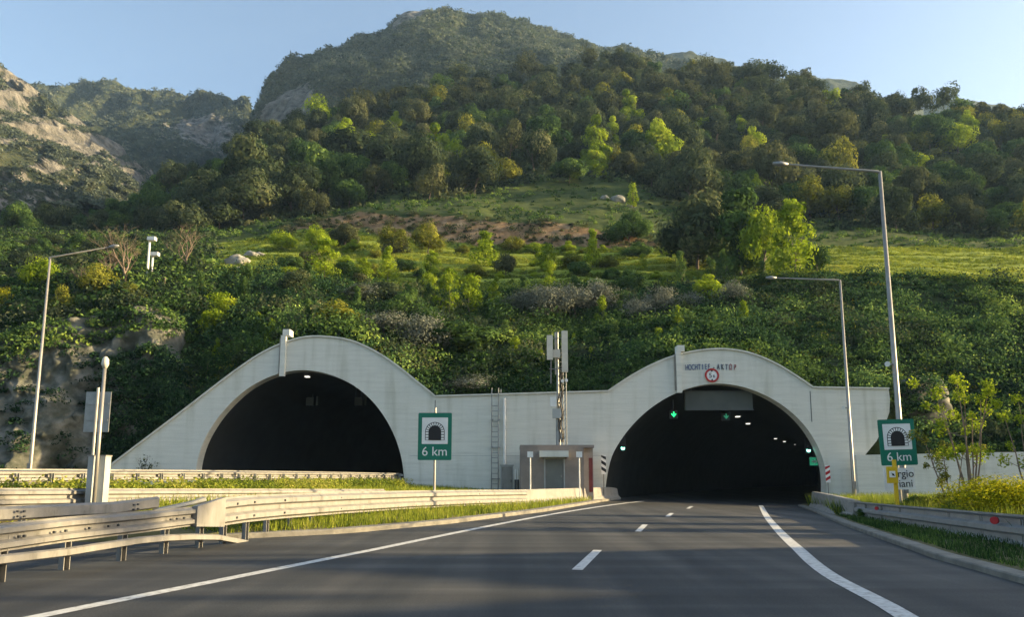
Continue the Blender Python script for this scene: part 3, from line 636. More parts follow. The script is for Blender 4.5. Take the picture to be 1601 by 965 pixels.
# gantry display panel and signals inside the right tunnel
c0 = P(1070, 613, 43.9); c1 = P(1176, 641, 43.9)
vm = empty('message_panel', ((c0[0]+c1[0])/2, 44, c1[2]), 'wide blank dark grey message display hanging under the right tunnel arch', 'display panel')
MB().box(c0[0], c1[0], 43.8, 44.2, c1[2], c0[2]).build('housing', M['dark_panel'], vm)
b = MB(); b.box(c0[0]-.05, c1[0]+.05, 43.76, 43.80, c1[2]-.05, c1[2]); b.box(c0[0]-.05, c1[0]+.05, 43.76, 43.80, c0[2], c0[2]+.05); b.build('frame', M['dark_grey'], vm)
for x in (c0[0]+.4, c1[0]-.4): MB().tube([(x, 44, c0[2]), (x, 44, c0[2]+.35)], .04).build('hanger', M['dark_grey'], vm)
def arrow(): return [(-.035, .17), (.035, .17), (.035, -.02), (.13, .07), (.16, .02), (0, -.16), (-.16, .02), (-.13, .07), (-.035, -.02)]
for px_, py_, mt, lb in ((1053, 648.5, 'lamp_green', 'lit green downward arrow lane signal in the right tunnel mouth'), (1135, 651.5, 'lamp_dimgreen', 'dim green arrow lane signal under the dark display panel')):
    c = P(px_, py_, 44.5); s = empty('lane_signal', c, lb, 'lane signal', 'lane signals hanging in the right tunnel')
    MB().cbox((c[0], 44.6, c[2]), (.5, .16, .5)).build('housing', M['black'], s)
    move(plate([arrow()], .02), (c[0], 44.5, c[2])).build('arrow', M[mt], s)
    MB().tube([(c[0], 44.6, c[2]+.25), (c[0], 44.6, c[2]+.9)], .03).build('hanger', M['dark_grey'], s)
for px_, py_, lb in ((973.5, 701, 'lit green traffic light at the left side of the right tunnel mouth'), (1264, 704.5, 'lit green traffic light at the right side of the right tunnel mouth')):
    c = P(px_, py_, 43.9); s = empty('traffic_light', (c[0], 44, c[2]-.4), lb, 'traffic light', 'traffic lights inside the right tunnel')
    MB().box(c[0]-.16, c[0]+.16, 43.95, 44.2, c[2]-.2, c[2]+.75).build('housing', M['black'], s)
    move(plate([circ(.11, 24)], .03), (c[0], 43.93, c[2])).build('lens', M['lamp_cyan'], s)
    b = MB(); b.tube([(c[0]-.0, 43.95, c[2]+.14), (c[0], 43.75, c[2]+.14)], .12, 12); b.build('hood', M['black'], s)
c = P(1272, 722, 46); s = empty('exit_sign', c, 'small green emergency sign on the right tunnel inner wall', 'sign')
MB().cbox((c[0], 46, c[2]), (.5, .08, .5)).build('panel', M['lamp_dimgreen'], s)
move(plate([[(-.15, -.05), (.02, -.05), (.02, -.13), (.17, 0), (.02, .13), (.02, .05), (-.15, .05)]], .02), (c[0], 45.94, c[2])).build('arrow', M['sign_white'], s)
for px_, py_, Y, sz in ((1153, 652, 61, .5), (1169, 663, 69, .5), (1212, 686.5, 94, .4), (1226, 691, 102, .4), (1241, 695.5, 112, .4), (1255, 699, 120, .4)):
    c = P(px_, py_, Y); s = empty('tunnel_lamp', c, 'white ceiling lamp glowing in the dark right tunnel', 'lamp', 'ceiling lamps in the right tunnel')
    MB().cbox((c[0], Y, c[2]+.1), (sz*.7, .5, .08)).build('housing', M['dark_grey'], s)
    MB().cbox((c[0], Y, c[2]), (sz*.6, .4, .07)).build('diffuser', M['lamp_white'], s)
c = P(480, 589.5, 44.8); s = empty('tunnel_lamp', c, 'single white ceiling lamp just inside the left tunnel', 'lamp')
MB().cbox((c[0], 44.8, c[2]+.1), (.34, .4, .06)).build('housing', M['dark_grey'], s); MB().cbox((c[0], 44.8, c[2]), (.26, .3, .06)).build('diffuser', M['lamp_white'], s)
for px_, py_, lb in ((487, 628, 'left of the two grey signal boxes hanging inside the left tunnel'), (563, 628, 'right of the two grey signal boxes hanging inside the left tunnel')):
    c = P(px_, py_, 49); s = empty('signal_box', c, lb, 'lane signal', 'signal boxes in the left tunnel')
    MB().cbox((c[0]-.12, 49, c[2]), (.5, .2, .55)).build('housing', M['dark_panel'], s)
    MB().cbox((c[0]+.32, 49.1, c[2]+.05), (.12, .1, .6)).build('side_plate', M['dark_panel'], s)
    for dx in (-.3, .06): MB().tube([(c[0]+dx, 49, c[2]+.28), (c[0]+dx, 49, c[2]+1.5)], .03).build('hanger', M['dark_grey'], s)

# striped hazard boards
for px_, y0, y1, Y, mt, lb in ((943, 712, 742, 42.3, 'black', 'black and white striped hazard board left of the right tunnel opening'), (1293, 728, 755, 42.3, 'red', 'red and white striped hazard board right of the right tunnel opening')):
    c0 = P(px_, y0, Y); c1 = P(px_, y1, Y); h = c0[2]-c1[2]; wd_ = .27
    s = empty('hazard_board', (c0[0], Y, zg(c0[0], Y)), lb, 'road sign')
    MB().box(c0[0]-wd_/2, c0[0]+wd_/2, Y, Y+.03, c1[2], c0[2]).build('panel', M['sign_white'], s)
    b = MB(); sg = 1 if mt == 'black' else -1
    for k in range(3):
        z0 = c1[2]+h*(.08+k*.33); z1 = z0+h*.17; d = h*.16
        lo = [(-wd_/2, z0+d*(sg > 0)), (wd_/2, z0+d*(sg < 0)), (wd_/2, z1+d*(sg < 0)), (-wd_/2, z1+d*(sg > 0))]
        b.add([(c0[0]+x, Y-.006, min(z, c0[2])) for x, z in lo], [(0, 1, 2, 3)])
    b.build('stripes', M['black' if mt == 'black' else 'red'], s)
    MB().tube([(c0[0], Y+.06, zg(c0[0], Y)), (c0[0], Y+.06, c0[2]-.1)], .03).build('post', M['galv'], s)

# ------------------------------------------------------------------ service building, ladder, cabinets, mast
YB = 39.6
c0 = P(813, 700, YB); c1 = P(912, 697, YB); zb = .25; zt = c1[2]; xR = c1[0]; xL = c0[0]
sb = empty('service_building', ((xL+xR)/2, YB, zb), 'small flat roofed grey plastered service building in front of the portal wall', 'building')
b = MB(); b.box(xL, xR, YB, YB+2.6, zb, zt-.12); b.build('wall', M['plaster'], sb)
xS = P(928, 700, YB)[0]
b = MB(); b.box(xR+.003, xS, YB+.5, YB+2.6, zb, zt-.125); b.build('side_wall', M['plaster_edge'], sb)
b = MB(); b.box(xL-.015, xS+.015, YB-.015, YB+2.615, zt-.12, zt+.03); b.build('roof', M['plaster'], sb)
def bx(px0, px1, py0, py1, y0, y1, Y): a, c = P(px0, py0, Y), P(px1, py1, Y); return MB().box(a[0], c[0], y0, y1, c[2], a[2])
dr = bx(853, 880, 719, 770, YB-.03, YB+.02, YB).build('door', M['door_grey'], sb)
a = P(877, 745, YB); MB().box(a[0]-.03, a[0]+.03, YB-.09, YB-.032, a[2]-.06, a[2]+.06).build('handle', M['galv'], dr)
b = MB(); a, c = P(850, 716, YB), P(883, 770, YB); b.box(a[0], a[0]+.07, YB-.05, YB, c[2], a[2]); b.box(c[0]-.07, c[0], YB-.05, YB, c[2], a[2]); b.box(a[0]+.07, c[0]-.07, YB-.05, YB, a[2]-.07, a[2]); b.build('door_frame', M['grey_box'], sb)
bx(842.5, 887, 706, 715.5, YB-.7, YB, YB).build('canopy', M['wall'], sb)
a, c = P(921.5, 716, YB), P(928, 770, YB); MB().box(a[0], c[0], YB+.45, YB+.497, c[2], a[2]).build('side_door', M['door_red'], sb)
for px_, lb in ((828.5, 'square white lamp on thin pole at the left front of service building'), (905, 'square white lamp on thin pole at the right front of service building')):
    c = P(px_, 711, YB-.9); s = empty('post_lamp', (c[0], YB-.9, .2), lb, 'lamp', 'square lamps before the service building')
    MB().tube([(c[0], YB-.9, .1), (c[0], YB-.9, c[2])], .035).build('pole', M['white'], s)
    MB().cbox((c[0], YB-.9, c[2]), (.3, .12, .3)).build('lamp_head', M['white'], s)
# ladder
a, c = P(768.5, 607, YW-.3), P(778.5, 765, YW-.3)
ld = empty('ladder', ((a[0]+c[0])/2, YW-.3, .5), 'tall grey steel ladder fixed to the white wall between the tunnels', 'ladder')
for x in (a[0], c[0]): MB().tube([(x, YW-.3, .5), (x, YW-.3, a[2])], .032).build('rail', M['galv_dark'], ld)
z = .8
while z < a[2]-.9: MB().tube([(a[0], YW-.3, z), (c[0], YW-.3, z)], .02, 5).build('rung', M['galv_dark'], ld); z += .3
for z in (1.4, 3.2, 4.8):
    for x in (a[0], c[0]): MB().box(x-.05, x+.09, YW-.34, YW, z-.03, z+.03).build('bracket', M['galv_dark'], ld)
c = P(784, 615, YW+.3); MB().tube([(c[0]-.06, YW+1.0, c[2]-.6), (c[0]-.06, YW+1.0, c[2]+.32)], .03).build('handrail', M['galv_dark'], ld)
def cabinet(px0, px1, py0, Y, lb, mt='grey_box', d=.5):
    a, c = P(px0, py0, Y), P(px1, 770, Y); z0 = zg((a[0]+c[0])/2, Y)-.05
    s = empty('electrical_cabinet', ((a[0]+c[0])/2, Y, z0), lb, 'cabinet')
    MB().box(a[0], c[0], Y, Y+d, z0, a[2]-.06).build('body', M[mt], s)
    MB().box(a[0]-.04, c[0]+.04, Y-.05, Y+d+.05, a[2]-.06, a[2]).build('lid', M[mt], s)
    w_ = c[0]-a[0]; dr = MB().box(a[0]+.05, c[0]-.05, Y-.015, Y, z0+.15, a[2]-.12).build('door', M['galv'], s)
    MB().box(c[0]-.14, c[0]-.10, Y-.04, Y-.015, z0+.7, z0+.85).build('handle', M['black'], dr); return s
cabinet(782, 802, 727, 41.6, 'grey metal cabinet standing between the ladder and the service building')
for px_, lb in ((805.5, 'left of two thin white topped posts beside the grey cabinet'), (809.5, 'right of two thin white topped posts beside the grey cabinet')):
    c = P(px_, 734, 41.0); s = empty('marker_post', (c[0], 41, .4), lb, 'post', 'posts beside the grey cabinet')
    MB().tube([(c[0], 41, .3), (c[0], 41, 1.35)], .06).build('post', M['dark_grey'], s)
    MB().tube([(c[0], 41, 1.35), (c[0], 41, c[2])], .045).build('top', M['white'], s)
# antenna mast on the roof
YM = YB+1.2
mx = P(875, 600, YM)[0]; zt0 = zt+.05
am = empty('antenna_mast', (mx, YM, zt0), 'slim lattice phone mast with pale antenna panels on the service building roof', 'antenna mast')
zt1 = P(875, 520, YM)[2]
MB().tube([(mx-.12, YM, zt0), (mx-.12, YM, zt0+1.9)], [.14, .13], 10).build('pole', M['galv_dark'], am)
MB().tube([(mx-.12, YM, zt0+1.9), (mx-.12, YM, zt1)], [.08, .06], 10).build('pole', M['galv_dark'], am)
b = MB()
for dx, dy in ((.18, 0), (.34, .1), (.34, -.1)): b.tube([(mx+dx, YM+dy, zt0), (mx+dx, YM+dy, zt1-.6)], .025, 5)
for k in range(22):
    z = zt0+.1+k*.25; b.tube([(mx+.18, YM, z), (mx+.34, YM+.1*(-1)**k, z+.22)], .018, 4); b.tube([(mx-.12, YM-.1, z), (mx+.18, YM, z+.12)], .018, 4)
b.build('lattice', M['galv_dark'], am)
b = MB(); pts = []
for k in range(20): pts.append((mx+.05+.06*math.sin(k*1.1), YM-.12, zt0+.2+k*.22))
b.tube(pts, .045, 6); b.tube([(p[0]-.12, p[1]-.02, p[2]) for p in pts[:15]], .035, 5); b.tube([(p[0]+.07, p[1], p[2]) for p in pts], .02, 5); b.build('cable', M['black'], am)
def mb(px0, px1, py0, py1, dy, d): a, c = P(px0, py0, YM), P(px1, py1, YM); return MB().box(a[0], c[0], YM+dy, YM+dy+d, c[2], a[2])
mb(854, 863.5, 526, 564, -.35, .14).build('antenna_panel', M['antenna'], am)
mb(877, 887, 519, 583, -.30, .16).build('antenna_panel', M['antenna'], am)
mb(867, 871, 519, 585, .15, .14).build('antenna_panel', M['antenna'], am)
mb(859.5, 869, 622, 637, -.35, .22).build('radio_unit', M['white'], am)
mb(863, 876, 640, 655, -.3, .25).build('radio_unit', M['grey_box'], am)
mb(864, 875, 548, 560, -.22, .15).build('radio_unit', M['antenna'], am)
a, c = P(881, 597, YM), P(885, 597, YM)
for a in (P(878.5, 597, YM), P(884.5, 596, YM)): MB().tube([(a[0], YM-.3, a[2]), (a[0], YM-.12, a[2])], .09, 12).build('dish', M['white'], am)
b = MB()
for py_ in (530, 556, 578): a, c = P(858, py_, YM), P(883, py_, YM); b.tube([(a[0], YM-.15, a[2]), (c[0], YM-.15, c[2])], .03, 5)
b.tube([P(861, 524, YM), P(861, 600, YM)], .035, 6)
for px_ in (869, 874, 881): b.tube([P(px_, 522, YM), P(px_, 515, YM)], .012, 4)
b.build('bracket', M['galv'], am)

# ------------------------------------------------------------------ 6 km tunnel signs
def km_sign(px_, py0, py1, wpx, Y, lb, ground_z, topx=None, rz=0):
    a = P(px_, py0, Y); c = P(px_, py1, Y); W = wpx/1163*Y; H = a[2]-c[2]
    s = empty('tunnel_sign', (a[0], Y, ground_z), lb, 'road sign', 'green tunnel signs reading 6 km', rz=rz)
    x0, zc = 0, c[2]-ground_z; ip = []
    def put(b, name, m, y):
        move(b, (0, y, zc)); o = b.build(name, m); o.parent = ip[0] if ip and 'pictogram' in name else s
        if name == 'inner_panel': ip.append(o)
        return o
    def rr(x0, x1, z0, z1, r=.05, n=5):
        o = []
        for cx, cz, a0 in ((x1-r, z1-r, 0), (x0+r, z1-r, 90), (x0+r, z0+r, 180), (x1-r, z0+r, 270)):
            o += [(cx+r*math.cos(R(a0+90*k/n)), cz+r*math.sin(R(a0+90*k/n))) for k in range(n+1)]
        return o
    put(plate([rr(-W/2, W/2, 0, H)], .03), 'panel', M['sign_green'], 0)
    wi = W*.385; z0 = H*.34; z1 = H*.90
    put(plate([rr(-wi, wi, z0, z1, .02)], .01), 'inner_panel', M['sign_white'], -.021)
    R1 = W*.29; cz = z0+(z1-z0)*.46; zb_ = z0+(z1-z0)*.14
    def arch(r): return [(-r, zb_)]+[(-r*math.cos(math.pi*k/24), cz+r*math.sin(math.pi*k/24)) for k in range(25)]+[(r, zb_)]
    put(plate([arch(R1)], .006), 'pictogram_ring', M['black'], -.030)
    b = MB(); ri, ro = W*.19, W*.272; n = 11
    for k in range(n):
        a0, a1 = math.pi*(k+.16)/n, math.pi*(k+.84)/n
        q = [(ri*math.cos(a0), cz+ri*math.sin(a0)), (ro*math.cos(a0), cz+ro*math.sin(a0)), (ro*math.cos(a1), cz+ro*math.sin(a1)), (ri*math.cos(a1), cz+ri*math.sin(a1))]
        t = plate([q], .004); b.add(t.v, t.f)
    hh = (cz-zb_)
    for sg in (-1, 1):
        for k in range(3):
            za, zb2 = zb_+hh*(k+.14)/3, zb_+hh*(k+.86)/3
            x_a, x_b = sorted((sg*ri, sg*ro)); t = plate([[(x_a, za), (x_b, za), (x_b, zb2), (x_a, zb2)]], .004); b.add(t.v, t.f)
    put(b, 'pictogram_stones', M['sign_white'], -.036)
    put(plate([arch(W*.175)], .006), 'pictogram_opening', M['black'], -.040)
    lt_ = put(text('6 km', H*.27, .006), 'lettering', M['sign_white'], -.021); lt_.data.transform(__import__('mathutils').Matrix.Translation((0, 0, H*.095)))
    return s, zc, H, W
sl_, zc, H, W = km_sign(680, 646, 720, 53, 27.5, 'green tunnel sign reading 6 km on a slim pole left of the service building', .35)
b = MB().tube([(0, .06, -.3), (0, .06, zc+H+.2)], .045, 10); o = b.build('pole', M['pole']); o.parent = sl_
sr_, zc, H, W = km_sign(1403, 656, 728, 57, 25.5, 'green tunnel sign reading 6 km in front of the tallest street lamp', zg(13, 25.5)-.02, rz=0)
sr_.rotation_euler = (0, R(-1.5), 0)
o = MB().tube([(-.05, .07, -.1), (-.05, .07, zc+H*.9)], .045, 10).build('pole', M['pole']); o.parent = sr_
a, c = P(1382, 732, 25.5), P(1432, 766, 25.5); bs = sr_.location
o = MB().box(a[0]-bs.x, c[0]-bs.x, -.015, .015, c[2]-bs.z, a[2]-bs.z).build('name_panel', M['sign_white']); o.parent = sr_
b = MB()
for tx, py_ in (('rgio', 745.5), ('iani', 761)):
    t = text(tx, .36, .006, cx=False); q = P(1404 if tx == 'rgio' else 1406, py_+1, 25.5); move(t, (q[0]-bs.x, -.021, q[2]-bs.z)); b.add(t.v, t.f)
o = b.build('lettering', M['black']); o.parent = sr_
# yellow marker
a = P(1395, 742, 24.2); zgd = zg(a[0], 24.2)
ym = empty('yellow_marker', (a[0], 24.2, zgd), 'yellow emergency marker with white arrow plate on a yellow post', 'road sign')
h0, h1 = P(1386, 730, 24.2), P(1403, 756, 24.2)
MB().box(h0[0], h1[0], 24.14, 24.26, h1[2], h0[2]).build('box', M['yellow'], ym)
q0 = P(1388, 737, 24.2); q1 = P(1398, 747, 24.2); MB().box(q0[0], q1[0], 24.125, 24.139, q1[2], q0[2]).build('plate', M['sign_white'], ym)
t = plate([[(-.06, .06), (0, .03), (.03, .0), (.03, .04), (.075, -.06), (-.03, -.03), (.0, -.01), (-.03, .03)]], .006); move(t, ((q0[0]+q1[0])/2, 24.12, (q0[2]+q1[2])/2)); t.build('arrow', M['black'], ym)
x_ = P(1401.5, 740, 24.2)[0]; zt_ = P(1400, 719, 24.2)[2]; MB().box(x_-.05, x_+.05, 24.27, 24.36, zgd-.2, zt_).build('post', M['yellow'], ym)

# ------------------------------------------------------------------ street lamps
def street_lamp(base_px, base_py_z, Y, top_py, arm_px, arm_py, lb, r0=.10, cam_py=None, armY=None, head=True, z0=None):
    x = P(base_px, base_py_z, Y)[0]; zt = P(base_px, top_py, Y)[2]; z0 = zg(x, Y) if z0 is None else z0
    s = empty('street_lamp', (x, Y, z0), lb, 'street lamp', 'street lamps beside the roads')
    MB().tube([(x, Y, z0-.1), (x, Y, z0+1), (x, Y, zt)], [r0, r0*.92, r0*.55], 12).build('pole', M['pole'], s, smooth=True)
    e = P(arm_px, arm_py, armY or Y); f_ = .86
    m_ = tuple((1-f_)*p+f_*q for p, q in zip((x, Y, zt), e))
    ar_ = MB().tube([(x, Y, zt-.08), (x+(e[0]-x)*.02, Y, zt), m_], [r0*.5, r0*.45, r0*.35], 8).build('arm', M['pole'], s, smooth=True)
    b = MB(); dx = e[0]-m_[0]; L = abs(dx); hd = 1 if dx > 0 else -1
    b.tube([m_, tuple(.5*(p+q) for p, q in zip(m_, e)), e], [.06, .11, .05], 8); b.build('lamp_head', M['galv_dark'], ar_, smooth=True)
    MB().cbox((x, Y-.12, z0+1.0), (.16, .04, .45)).build('access_door', M['galv'], s)
    if cam_py:
        q = P(base_px, cam_py, Y); qx = x-.22
        bk_ = MB().tube([(x, Y, q[2]), (qx, Y-.05, q[2])], .035, 6).build('bracket', M['galv_dark'], s)
        MB().tube([(qx-.16, Y-.22, q[2]-.02), (qx-.02, Y+.08, q[2]+.02)], [.10, .07], 10).build('camera_head', M['white'], bk_)
    return s
street_lamp(47, 730, 35, 402, 185, 384, 'street lamp with arm to the right left of the bare tree', .09, z0=.9)
street_lamp(1405, 657, 27, 268, 1208, 255, 'tallest street lamp standing behind the right green sign', .12, 570)
street_lamp(1335, 770, 41, 438, 1197, 434, 'street lamp before the white wall right of the right tunnel', .11, 638)
# short post with floodlight, boxes and a sign seen from behind
Y = 17.2; x = P(150, 740, Y)[0]; z0 = zg(x, Y)
s = empty('sensor_post', (x, Y, z0), 'slim post with a bulb shaped sensor on top before the sloping portal wing', 'post')
MB().tube([(x, Y, z0-.1), (x+.0, Y, P(155, 575, Y)[2])], [.045, .04], 10).build('pole', M['pole'], s, smooth=True)
zt_ = P(155, 575, Y)[2]; MB().tube([(x, Y, zt_-.02), (x, Y, zt_+.08), (x, Y, zt_+.2), (x, Y, zt_+.26)], [.045, .085, .075, .03], 12).build('sensor', M['antenna'], s, smooth=True)
for px0, px1, lb, y_ in ((138, 147, 'narrow grey roadside box at the left foot of sensor post', 17.3), (152, 165, 'pale roadside box at the right foot of sensor post', 17.5)):
    a, c = P(px0, 712, y_), P(px1, 712, y_); z0 = zg(a[0], y_)-.05
    s = empty('roadside_box', ((a[0]+c[0])/2, y_, z0), lb, 'cabinet')
    MB().box(a[0], c[0], y_, y_+.25, z0, a[2]-.03).build('body', M['grey_box'], s); MB().box(a[0]-.015, c[0]+.015, y_-.02, y_+.27, a[2]-.03, a[2]).build('lid', M['galv'], s)
Y = 27.; a, c = P(132, 645, Y), P(171, 645, Y); a = (a[0], Y, P(150, 613, Y)[2]); c = (c[0], Y, P(150, 676, Y)[2])
s = empty('rear_sign', ((a[0]+c[0])/2, Y, .9), 'blank grey back of a road sign behind the sensor post', 'road sign')
MB().box(a[0], c[0], Y, Y+.03, c[2], a[2]).build('panel', M['galv_dark'], s)
MB().tube([((a[0]+c[0])/2, Y-.06, .85), ((a[0]+c[0])/2, Y-.06, a[2]+.15)], .05, 8).build('pole', M['pole'], s)
for f_ in (.3, .7): z = c[2]+(a[2]-c[2])*f_; MB().box(a[0]+.05, c[0]-.05, Y-.03, Y-.002, z-.03, z+.03).build('rib', M['galv_dark'], s)
# camera poles on the knoll
for px_, y0, y1, lb in ((228, 372, 452, 'taller white camera pole beside the bare tree on the rock'), (235, 396, 446, 'shorter white camera pole right behind the taller camera pole')):
    base = S(px_, y1); Y = base[1]; zt_ = P(px_, y0, Y)[2]
    s = empty('camera_pole', base, lb, 'camera pole', 'white camera poles on the knoll')
    MB().tube([(base[0], Y, base[2]-.5), (base[0], Y, zt_)], .09, 8).build('pole', M['white'], s)
    MB().cbox((base[0]+.22, Y-.1, zt_-.12), (.62, .4, .30)).build('camera_head', M['white'], s)

# ------------------------------------------------------------------ guard rails
def wprof(H, waves=2, d=.08, t=.007):
    fr = []; n = waves
    for k in range(n):
        o = k/n; fr += [(0, o+.03/n), (0, o+.16/n), (d, o+.32/n), (d, o+.66/n), (0, o+.84/n), (0, o+.97/n)]
    fr = [(a, h*H) for a, h in fr]
    return fr+[(a-t, h) for a, h in reversed(fr)]
def dens(pts, st=.6):
    out = []
    for a, c in zip(pts, pts[1:]):
        n = max(1, int(math.dist(a, c)/st)); out += [tuple(p+(q-p)*k/n for p, q in zip(a, c)) for k in range(n)]
    return out+[pts[-1]]
def cpost(x, y, z0, z1, rz=0, w_=.10, d_=.12):
    b = MB(); c_, s_ = math.cos(rz), math.sin(rz)
    for x0, x1, y0, y1 in ((-w_/2, -w_/2+.012, -d_/2, d_/2), (-w_/2+.012, w_/2, -d_/2, -d_/2+.012), (-w_/2+.012, w_/2, d_/2-.012, d_/2)):
        t = MB().box(x0, x1, y0, y1, z0, z1); t.v = [(x+p*c_-q*s_, y+p*s_+q*c_, r_) for p, q, r_ in t.v]; b.add(t.v, t.f)
    return b
def rp(px_, py_, Y): return P(px_, py_, Y)
# main left rail, wide two wave beam from transition to concrete barrier
post_px = [(103, 893), (192, 880), (258, 868), (313, 858), (385, 848)]
line1 = [(-150, 900, 8.6)]
railfoot = [G(-60, 915), G(103, 890), G(192, 878), G(258, 867), G(313, 858), G(385, 846.5)]
fy = [p[1] for p in railfoot]; fx = [p[0] for p in railfoot]
top_w = [(345, 778), (385, 774.5), (440, 772), (540, 769), (640, 767), (740, 766), (822, 766)]
kp = lambda px_: (lambda y: y)(0)
def foot_at(px_):       # plan position of the main rail for a column of the picture
    return None
ryk = {}
tab = [(-420, 6.6), (-150, 8.6), (-60, 9.5), (0, 10.2), (103, 11.6), (192, 12.9), (258, 14.1), (313, 15.3), (345, 16.0), (385, 17.0), (440, 18.4), (540, 21.2), (640, 24.8), (740, 29.0), (822, 33.2), (880, 37.2), (930, 41.2), (968, 44.8)]
def RY(px_): return float(np.interp(px_, [t[0] for t in tab], [t[1] for t in tab]))
mr = empty('guardrail', P(385, 848, 17), 'long pale steel guardrail along the left road edge with a damaged near end', 'guardrail')
pts = dens([rp(x, y, RY(x)) for x, y in top_w]); H = .62
wp = [(x, y, z-H) for x, y, z in pts]
MB().sweep(wp, wprof(H, 2, .10)).build('wide_beam', M['galv'], mr)
n_top = [(-420, 854), (-150, 834), (-60, 825), (0, 818), (103, 808), (192, 801), (222, 799), (258, 795.5), (300, 792)]
pts = dens([rp(x, y, RY(x)) for x, y in n_top]); H2 = .40
sag = lambda i, n: 0.0
MB().sweep([(x, y, z-H2) for x, y, z in pts], wprof(H2, 2, .085)).build('narrow_beam', M['galv'], mr)
a = rp(300, 792, RY(300)); c = rp(345, 778, RY(345)); b = MB()
q = [(a[0]+.0, a[1], a[2]), (c[0], c[1], c[2]), (c[0], c[1], c[2]-.62), (a[0], a[1], a[2]-H2)]
nrm = Vector((c[1]-a[1], -(c[0]-a[0]), 0)).normalized()
v = [tuple(Vector(p)+nrm*.125) for p in q]+[tuple(Vector(p)+nrm*.0) for p in q]
b.add(v, [(0, 1, 2, 3)[::-1], (4, 5, 6, 7), (0, 4, 5, 1), (1, 5, 6, 2), (2, 6, 7, 3), (3, 7, 4, 0)]); b.build('transition_plate', M['galv'], mr)
# splice plates and bolts
b = MB()
for px_, ty, hh_ in [(x, None, .62) for x in (365, 392, 440, 470, 528, 600, 655, 700, 745, 780, 812)]:
    z = float(np.interp(px_, [t[0] for t in top_w], [t[1] for t in top_w])); p = rp(px_, z, RY(px_))
    for dz in (.165, .465): b.cbox((p[0]+.10, p[1]-.03, p[2]-dz), (.05, .05, .045))
for px_ in (25, 33, 80, 98, 135, 165, 180, 262, 272, 283):
    z = float(np.interp(px_, [t[0] for t in n_top], [t[1] for t in n_top])); p = rp(px_, z, RY(px_)); b.cbox((p[0]+.085, p[1]-.035, p[2]-.21), (.035, .04, .035))
b.build('bolts', M['dark_grey'], mr)
# rub rail, bent
low = [(-420, 940, -420), (-150, 890, -150), (0, 868, 0), (103, 857, 103), (215, 840, 215), (258, 836.5, 258), (300, 835, 300), (340, 836, 340), (385, 845, 385)]
pts = dens([rp(x, y, RY(x)-.12) for x, y, _ in low], .5)
MB().sweep([(x, y, z-.13) for x, y, z in pts], [(0, 0), (.06, .02), (.06, .11), (0, .13), (-.01, .13), (-.01, 0)]).build('lower_strip', M['galv'], mr)
for px_, py_ in ((-330, 960), (-180, 935), (-55, 915), (2, 905), (103, 892), (192, 879), (258, 868), (313, 858), (350, 850), (385, 847)):
    Y = RY(px_)+.12; x = P(px_, py_, Y)[0]; zt_ = P(px_, float(np.interp(px_, [0, 345, 346, 400], [835, 812, 800, 800])), Y)[2]
    cpost(x-.04, Y, -.05, zt_, rz=-.25).build('post', M['galv'], mr)
px_ = 412
yy = 17.9
while yy < 33:
    px_ = float(np.interp(yy, [t[1] for t in tab], [t[0] for t in tab])); x = P(px_, 800, yy)[0]-.02
    zt_ = P(px_, float(np.interp(px_, [t[0] for t in top_w], [t[1] for t in top_w])), yy)[2]
    cpost(x-.07, yy+.1, -.05, zt_-.1, rz=-.3, w_=.09, d_=.11).build('post', M['galv'], mr); yy += .95
# bent loose beam leaning behind the near end
lb_ = empty('loose_beam', P(120, 790, 12.8), 'bent loose steel beam lying behind the damaged end of the long guardrail', 'guardrail beam')
pts = dens([P(-600, 845, 7.0), P(-150, 805, 10.2), P(0, 795, 11.4), P(120, 789, 12.6), P(175, 787, 13.3), P(210, 783, 13.8), P(246, 778.5, 14.3)], .6)
MB().sweep([(x, y, z-.20) for x, y, z in pts], [(0, 0), (.05, .03), (.05, .18), (0, .22), (-.012, .22), (-.012, 0)]).build('beam', M['galv'], lb_)
b = MB()
for px_, py_, Y_ in ((24, 800, 11.6), (34, 800, 11.7), (24, 808, 11.6), (34, 808, 11.7), (205, 790, 13.75), (212, 789, 13.8), (205, 797, 13.75), (212, 796, 13.8)): p = P(px_, py_, Y_); b.cbox((p[0]+.06, p[1]-.04, p[2]), (.03, .03, .03))
b.build('bolts', M['dark_grey'], lb_.children[0])
MB().tube([P(240, 800, 14.2), P(300, 787, 15.5), P(318, 782, 16)], [.05, .05, .07], 6).build('bent_strut', M['galv_dark'], lb_)
# back rail of the gore
br = empty('guardrail', P(100, 790, 15), 'pale steel guardrail behind the bent loose beam beside the gore grass', 'guardrail')
bt = [(-900, 741, 8.0), (-260, 757, 12.0), (-120, 760, 13.6), (0, 763, 15.4), (120, 763.5, 17.4), (250, 764, 20), (440, 764.5, 24.5), (600, 765, 30)]
pts = dens([P(*t) for t in bt]); MB().sweep([(x, y, z-.40) for x, y, z in pts], wprof(.40, 2, .085)).build('beam', M['galv'], br)
for p in pts[::3]: cpost(p[0]-.1, p[1]+.06, zg(p[0], p[1])-.1, p[2]-.06, rz=-.3).build('post', M['galv'], br)
